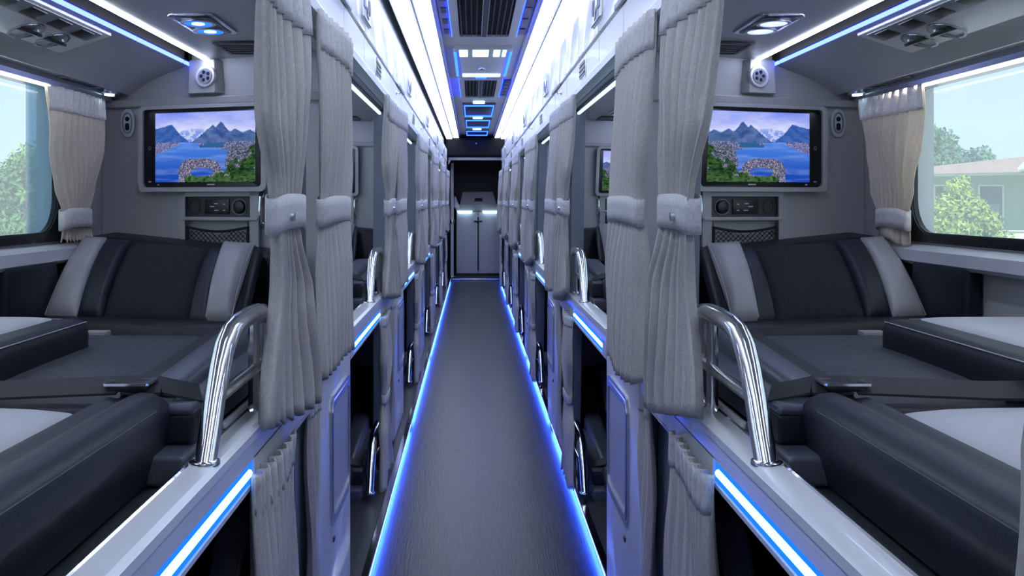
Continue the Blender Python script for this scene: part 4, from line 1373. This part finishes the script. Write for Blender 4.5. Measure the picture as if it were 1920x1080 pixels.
def blue_unit(y0, y1, w, label, dark, big=False):
    cy, L = (y0 + y1) / 2, y1 - y0
    t = Thing('blue_lamp_unit', 0, (CX, cy, ZC - 0.03), label, 'lamp unit', 'blue lamp units')
    t.add('plate', t.mb().slab(rr3(CX, cy, w, L, 0.03, ZC + 0.002), (0, 0, -0.020), 0.006), 'ceil_panel' if not dark else 'dark_plastic')
    t.add('inset', t.mb().slab(rr3(CX, cy, w - 0.07, L * 0.62, 0.015, ZC - 0.0175), (0, 0, -0.003), 0.001), 'black_plastic' if dark else 'ceil_grey')
    zl = ZC - 0.019
    if big:
        for (xa, xb) in ((-0.125, -0.080), (-0.055, 0.030), (0.055, 0.090), (0.102, 0.122)):
            t.add('lamp_lens', t.mb().box(CX + xa, CX + xb, y0 + 0.03, y0 + 0.24, zl - 0.004, zl, 0.003, 1), 'lamp_ice_core')
        t.add('lamp_bar', t.mb().box(CX - w / 2 + 0.04, CX + w / 2 - 0.04, y1 - 0.16, y1 - 0.05, zl - 0.005, zl, 0.003, 1), 'lamp_ice_core')
        bz = t.add('smoke_sensor', t.mb().disc((CX, cy + 0.12, zl - 0.006), (0, 0, -1), 0.022, 0.014, 20, 0.004), 'steel')
        for sg in (-1, 1):
            xx = CX + sg * (w / 2 - 0.012)
            t.add('side_glow', t.mb().box(xx - 0.006, xx + 0.006, y0 + 0.1, y1 - 0.1, zl - 0.008, zl, 0.001, 1), 'lamp_unit')
        t.add('tab', t.mb().box(CX - 0.035, CX + 0.035, y1 + 0.0, y1 + 0.12, ZC - 0.012, ZC - 0.002, 0.003, 1), 'lamp_unit')
    else:
        e = 0.014
        t.add('lamp_bar', t.mb().box(CX - w / 2 + e, CX + w / 2 - e, y0 + 0.03, y0 + 0.10, zl - 0.004, zl, 0.002, 1), 'lamp_unit')
        t.add('lamp_bar', t.mb().box(CX - w / 2 + e, CX + w / 2 - e, y1 - 0.11, y1 - 0.03, zl - 0.004, zl, 0.002, 1), 'lamp_unit')
        for sg in (-1, 1):
            xx = CX + sg * (w / 2 - e - 0.004)
            t.add('side_glow', t.mb().box(xx - 0.004, xx + 0.004, y0 + 0.1, y1 - 0.1, zl - 0.010, zl, 0.001, 1), 'lamp_unit')
        t.add('tab', t.mb().box(CX - 0.05, CX + 0.045, y0 - 0.12, y0 - 0.01, ZC - 0.012, ZC - 0.002, 0.003, 1), 'lamp_ice_core')
    return t.root


blue_unit(4.85, 5.95, 0.315, 'large blue lamp unit with square white lenses in the ceiling', False, True)
blue_unit(7.65, 8.70, 0.275, 'dark blue edged lamp unit just past the smaller air grille', True)
blue_unit(9.05, 10.0, 0.265, 'dark blue edged lamp unit second from the end screen', True)
blue_unit(10.45, 11.2, 0.270, 'dark blue edged lamp unit next to the end screen', True)

# ================================================================== AISLE END
t = Thing('overhead_screen', 0, (0.055, 11.3, 0.545), 'black overhead screen above the doorway at the aisle end', 'screen')
t.add('case', t.mb().box(-0.315, 0.425, 11.26, 11.40, 0.545, 0.765, 0.010, 2), 'matte_black')
t.add('glass', t.mb().box(-0.295, 0.405, 11.254, 11.262, 0.560, 0.745, 0.004, 1), 'matte_black')
t.add('mark', t.mb().slab([(0.040, 11.2545, 0.690), (0.062, 11.2545, 0.690), (0.051, 11.2545, 0.708)], (0, -0.002, 0)), 'mark_white')

t = Thing('cabinet', 0, (0.08, 12.3, -EYE), 'white two door cabinet standing beyond the threshold', 'cabinet')
t.add('body', t.mb().box(-0.205, 0.365, 12.12, 12.5, -EYE, -0.125, 0.012, 2), 'wall_grey')
for (p, q) in ((-0.195, 0.0775), (0.0825, 0.355)):
    d = t.add('door', t.mb().box(p, q, 12.095, 12.122, -EYE + 0.03, -0.135, 0.006, 2), 'white_plastic')
    hx = 0.0775 if p < 0 else 0.0825
    sg = -1 if p < 0 else 1
    t.add('handle', t.mb().box(min(hx, hx + sg * 0.05), max(hx, hx + sg * 0.05), 12.078, 12.097, -0.262, -0.245, 0.003, 1), 'black_plastic', d)
    t.add('latch_bar', t.mb().box(hx - 0.006, hx + 0.006, 12.085, 12.097, -0.88, -0.20, 0.002, 1), 'black_plastic', d)
t.add('kick_plate', t.mb().box(-0.20, 0.36, 12.10, 12.13, -EYE, -EYE + 0.03), 'black_plastic')

for (p, q) in ((-0.175, -0.005), (0.15, 0.335)):
    t.add('lamp', t.mb().hexa([(p, 12.06, -0.155), (q, 12.06, -0.155), (q, 12.094, -0.155), (p, 12.094, -0.155), (p - 0.02, 12.055, -0.118), (q + 0.01, 12.055, -0.118), (q + 0.01, 12.094, -0.118), (p - 0.02, 12.094, -0.118)]), 'lamp_ice_core')

t = Thing('drinks_console', 0, (0.08, 12.3, -0.125), 'faceted grey drinks console on the white cabinet', 'console')
b = t.mb()
b.hexa([(-0.20, 12.08, -0.125), (0.36, 12.08, -0.125), (0.36, 12.48, -0.125), (-0.20, 12.48, -0.125),
        (-0.235, 12.10, -0.03), (0.385, 12.10, -0.03), (0.36, 12.45, -0.03), (-0.20, 12.45, -0.03)], 0.006, 2)
b.hexa([(-0.16, 12.12, -0.035), (0.32, 12.12, -0.035), (0.32, 12.45, -0.035), (-0.16, 12.45, -0.035),
        (-0.12, 12.22, 0.13), (0.27, 12.22, 0.13), (0.26, 12.42, 0.13), (-0.12, 12.42, 0.13)], 0.02, 2)
t.add('body', b, 'wall_grey')
for sg in (-1, 1):
    xc = 0.078 + sg * 0.272
    t.add('wing', t.mb().hexa([(xc - 0.04, 12.08, -0.08), (xc + 0.04, 12.08, -0.08), (xc + 0.04, 12.3, -0.08), (xc - 0.04, 12.3, -0.08),
                               (xc - 0.005 + sg * 0.03, 12.12, 0.07), (xc + 0.015 + sg * 0.03, 12.12, 0.07), (xc + 0.015 + sg * 0.03, 12.28, 0.05), (xc - 0.005 + sg * 0.03, 12.28, 0.05)], 0.01, 2), 'white_plastic')
t.add('slot', t.mb().hexa([(0.03, 12.135, 0.0), (0.14, 12.135, 0.0), (0.14, 12.16, 0.0), (0.03, 12.16, 0.0), (0.04, 12.155, 0.045), (0.13, 12.155, 0.045), (0.13, 12.19, 0.045), (0.04, 12.19, 0.045)], 0.005, 2), 'black_plastic')
for sg in (-1, 1):
    xc = 0.075 + sg * 0.325
    t = Thing('stanchion', 0, (xc, 11.75, -EYE), f'pale upright pole at the doorway, {SIDE[sg]}', 'pole', 'doorway poles')
    t.add('shaft', t.mb().tube([(xc, 11.75, -EYE), (xc, 11.75, -0.4), (xc, 11.75, 0.48)], 0.022, 12), 'white_plastic')
    t.add('base', t.mb().disc((xc, 11.75, -EYE + 0.01), (0, 0, 1), 0.045, 0.02, 20, 0.004), 'steel')
    t.add('collar', t.mb().disc((xc, 11.75, -0.25), (0, 0, 1), 0.030, 0.05, 16, 0.005), 'steel')

# ================================================================== OUTSIDE
GZ = -1.95
mat('grass', (0.20, 0.30, 0.08), 0.9, var=0.4, vscale=0.8)
mat('paving', (0.45, 0.44, 0.42), 0.9, var=0.1, vscale=0.5)
mat('leaf_bright', (0.30, 0.42, 0.07), 0.7, var=0.3, vscale=2)
mat('leaf_mid', (0.13, 0.25, 0.07), 0.7, var=0.3, vscale=1.5)
mat('leaf_teal', (0.10, 0.22, 0.13), 0.7, var=0.3, vscale=1.2)
mat('bark', (0.16, 0.11, 0.08), 0.9, var=0.3, vscale=8)
mat('roof_tile', (0.42, 0.30, 0.25), 0.85, var=0.12, vscale=3)
mat('house_wall', (0.40, 0.46, 0.46), 0.8, var=0.06, vscale=1)
mat('house_white', (0.80, 0.80, 0.80), 0.7, var=0.03, vscale=1)
mat('house_glass', (0.05, 0.09, 0.12), 0.1, var=0.05)
m = MB(0)
m.box(-160, 160, -60, 200, GZ - 0.2, GZ)
g = struct(m, 'ground', 'grass', label='grass ground outside the bus')
m = MB(0)
m.box(-12, 14, -60, 200, GZ, GZ + 0.02)
struct(m, 'ground_road', 'paving', label='pale paved strip beside the bus')


def tree(x, y, h, rx, mt, label, seed, nleaf=2600, cone=False, lf=0.22, crown_low=0.35):
    rr = random.Random(seed)
    t = Thing('tree', 0, (x, y, GZ), label, 'tree', 'trees outside')
    tr = t.mb()
    tr.tube([(x, y, GZ), (x + 0.1, y, GZ + h * 0.3), (x - 0.05, y, GZ + h * 0.6), (x, y, GZ + h * 0.85)], [0.05 * rx + 0.05, 0.04 * rx + 0.04, 0.03 * rx + 0.02, 0.02], 8)
    trunk = t.add('trunk', tr, 'bark')
    br = t.mb()
    blobs = []
    for i in range(13):
        an = rr.uniform(0, 2 * PI)
        v = rr.uniform(0, 1)
        rad = rx * (0.75 * (1 - v) + 0.1 if cone else 0.65 * math.sin(PI * (0.15 + 0.75 * v)))
        c = Vector((x + rad * math.cos(an), y + rad * math.sin(an), GZ + h * (crown_low + (0.92 - crown_low) * v)))
        blobs.append((c, rx * rr.uniform(0.30, 0.5) * (1.1 - 0.55 * v if cone else 1)))
        b0 = Vector((x, y, GZ + h * (0.28 + 0.4 * v)))
        br.tube([b0, (b0 + c) / 2 + Vector((0, 0, 0.1)), c], [0.02 * rx + 0.01, 0.012 * rx + 0.01, 0.01], 5)
    blobs.append((Vector((x, y, GZ + h * 0.6)), rx * 0.5))
    t.add('branches', br, 'bark', trunk)
    vs, fs = [], []
    for i in range(nleaf):
        c, r = rr.choice(blobs)
        d = Vector((rr.gauss(0, 1), rr.gauss(0, 1), rr.gauss(0, 0.8)))
        d.normalize()
        p = c + d * r * (rr.random() ** 0.4)
        q = Vector((rr.gauss(0, 1), rr.gauss(0, 1), rr.gauss(0, 1))).normalized()
        e = q.cross(d)
        if e.length < 1e-3:
            continue
        e.normalize()
        l = lf * rr.uniform(0.6, 1.3)
        k = len(vs)
        vs += [p - q * l, p + e * l * 0.45, p + q * l, p - e * l * 0.45]
        fs.append((k, k + 1, k + 2, k + 3))
    me = bpy.data.meshes.new('foliage')
    o = t.o
    me.from_pydata([(v.x - o.x, v.y - o.y, v.z + EYE - o.z) for v in vs], [], fs)
    me.materials.append(MATS[mt])
    ob = bpy.data.objects.new('foliage', me)
    COL.objects.link(ob)
    ob.parent = t.root
    ob['kind'] = 'stuff'
    return t.root


def at(px, py_, Y):
    return ((px - 885) * Y / FPX, (378 - py_) * Y / FPX)


# house side
tree(24.8, 52.0, 6.3, 2.6, 'leaf_teal', 'tall rounded tree rising behind the brown roof', 3, 7000, False, 0.16)
tree(29.9, 57.0, 5.55, 1.8, 'leaf_teal', 'lower rounded tree behind the middle of the roof', 4, 5000, False, 0.15)
tree(19.9, 46.5, 4.4, 1.8, 'leaf_teal', 'rounded tree behind the low end of the roof', 5, 2400)
tree(33.6, 61.5, 5.4, 0.8, 'leaf_mid', 'thin tree top showing over the roof ridge', 6, 900)
tree(13.6, 26.0, 2.75, 1.25, 'leaf_bright', 'bright green layered garden tree in front of the house', 8, 9000, True, 0.075, 0.12)
tree(11.9, 24.6, 1.2, 0.7, 'leaf_mid', 'low round garden bush beside the bright tree', 9, 900, True, 0.10, 0.1)
HX, HY = 19.2, 35.5
t = Thing('house', 0, (HX, HY, GZ), 'low house with a brown hipped roof and white porch', 'house')
wx0, wx1, wy0, wy1 = 14.9, 27.0, 33.0, 41.0
t.add('walls', t.mb().box(wx0 + 1.0, wx1, wy0 + 0.8, wy1, GZ, 1.0), 'house_wall')
b = t.mb()
b.hexa([(wx0 - 0.2, wy0 - 0.4, 0.86), (wx1 + 1, wy0 - 0.4, 1.1), (wx1 + 1, wy1 + 1, 1.1), (wx0 - 0.2, wy1 + 1, 0.86),
        (wx0 - 0.2, wy0 - 0.4, 0.93), (wx1 + 1, wy0 - 0.4, 1.2), (wx1 + 1, wy1 + 1, 1.2), (wx0 - 0.2, wy1 + 1, 0.93)])
t.add('eaves', b, 'house_white')
b = t.mb()
b.hexa([(wx0 - 0.3, wy0 - 0.5, 0.93), (wx1 + 1, wy0 - 0.5, 1.2), (wx1 + 1, wy1 + 1, 1.2), (wx0 - 0.3, wy1 + 1, 0.93),
        (wx0 + 7.5, wy0 + 3.6, 1.85), (wx1 - 2, wy0 + 3.6, 2.2), (wx1 - 2, wy0 + 4.2, 2.2), (wx0 + 7.5, wy0 + 4.2, 1.85)])
rf = t.add('roof', b, 'roof_tile')
b = t.mb()
for q in range(9):
    f = (q + 0.5) / 9
    b.tube([(wx0 - 0.3 + 7.8 * f, wy0 - 0.5 + 4.1 * f, 0.94 + 0.92 * f), (wx0 + 8 + 3 * f, wy0 - 0.5 + 4.1 * f, 1.09 + 0.9 * f), (wx1 + 1 - 3 * f, wy0 - 0.5 + 4.1 * f, 1.21 + 1.0 * f)], 0.03, 4)
t.add('tile_courses', b, 'roof_tile', rf)
for (p, q) in ((16.6, 17.7), (18.2, 19.0), (21.2, 22.3)):
    wdw = t.add('window', t.mb().box(p, q, wy0 + 0.74, wy0 + 0.82, -0.75, 0.55), 'house_glass')
    t.add('window_frame', t.mb().ring([(p - 0.06, wy0 + 0.72, -0.81), (q + 0.06, wy0 + 0.72, -0.81), (q + 0.06, wy0 + 0.72, 0.61), (p - 0.06, wy0 + 0.72, 0.61)],
                                      [(p, wy0 + 0.72, -0.75), (q, wy0 + 0.72, -0.75), (q, wy0 + 0.72, 0.55), (p, wy0 + 0.72, 0.55)], (0, 0.06, 0)), 'house_white', wdw)
b = t.mb()
b.hexa([(19.0, wy0 - 1.6, 1.05), (23, wy0 - 1.6, 1.05), (23, wy0, 1.05), (19.0, wy0, 1.05), (19.0, wy0 - 1.6, 1.3), (23, wy0 - 1.6, 1.3), (23, wy0 + 0.6, 1.75), (20.0, wy0 + 0.6, 1.75)])
t.add('porch_roof', b, 'house_white')
for xx in (19.3, 20.6):
    t.add('porch_column', t.mb().box(xx, xx + 0.28, wy0 - 1.5, wy0 - 1.2, GZ, 1.06), 'house_white')
t = Thing('garden_wall', 0, (15.0, 28.5, GZ), 'pale low wall in front of the house', 'wall')
t.add('base', t.mb().box(11.5, 19.5, 28.9, 29.2, GZ, -0.95), 'house_white')
t.add('coping', t.mb().box(11.4, 19.6, 28.85, 29.25, -0.95, -0.88, 0.02, 1), 'paving')
# tree side
tree(-12.2, 26.0, 3.35, 1.5, 'leaf_mid', 'broad green tree outside near the left bus window edge'.replace('left ', ''), 12, 8000, False, 0.09)
tree(-14.6, 27.5, 2.6, 1.5, 'leaf_bright', 'yellow green shrub tree next to the broad tree', 13, 6000, True, 0.08)
tree(-16.4, 34.0, 3.7, 1.8, 'leaf_bright', 'pale green tree behind the two nearer ones', 14, 6000, False, 0.11)
tree(-21.5, 36.0, 4.2, 2.2, 'leaf_mid', 'tall dark green tree at the edge of the grove', 15, 2400)
tree(-8.0, 38.0, 4.0, 2.2, 'leaf_teal', 'blue green tree hidden behind the front wall', 16, 1600)
t = Thing('boundary_wall', 0, (-13, 24, GZ), 'low white wall below the trees', 'wall')
t.add('base', t.mb().box(-19, -8, 24.0, 24.25, GZ, -1.05), 'house_white')
t.add('coping', t.mb().box(-19.1, -7.9, 23.95, 24.3, -1.05, -0.98, 0.02, 1), 'paving')
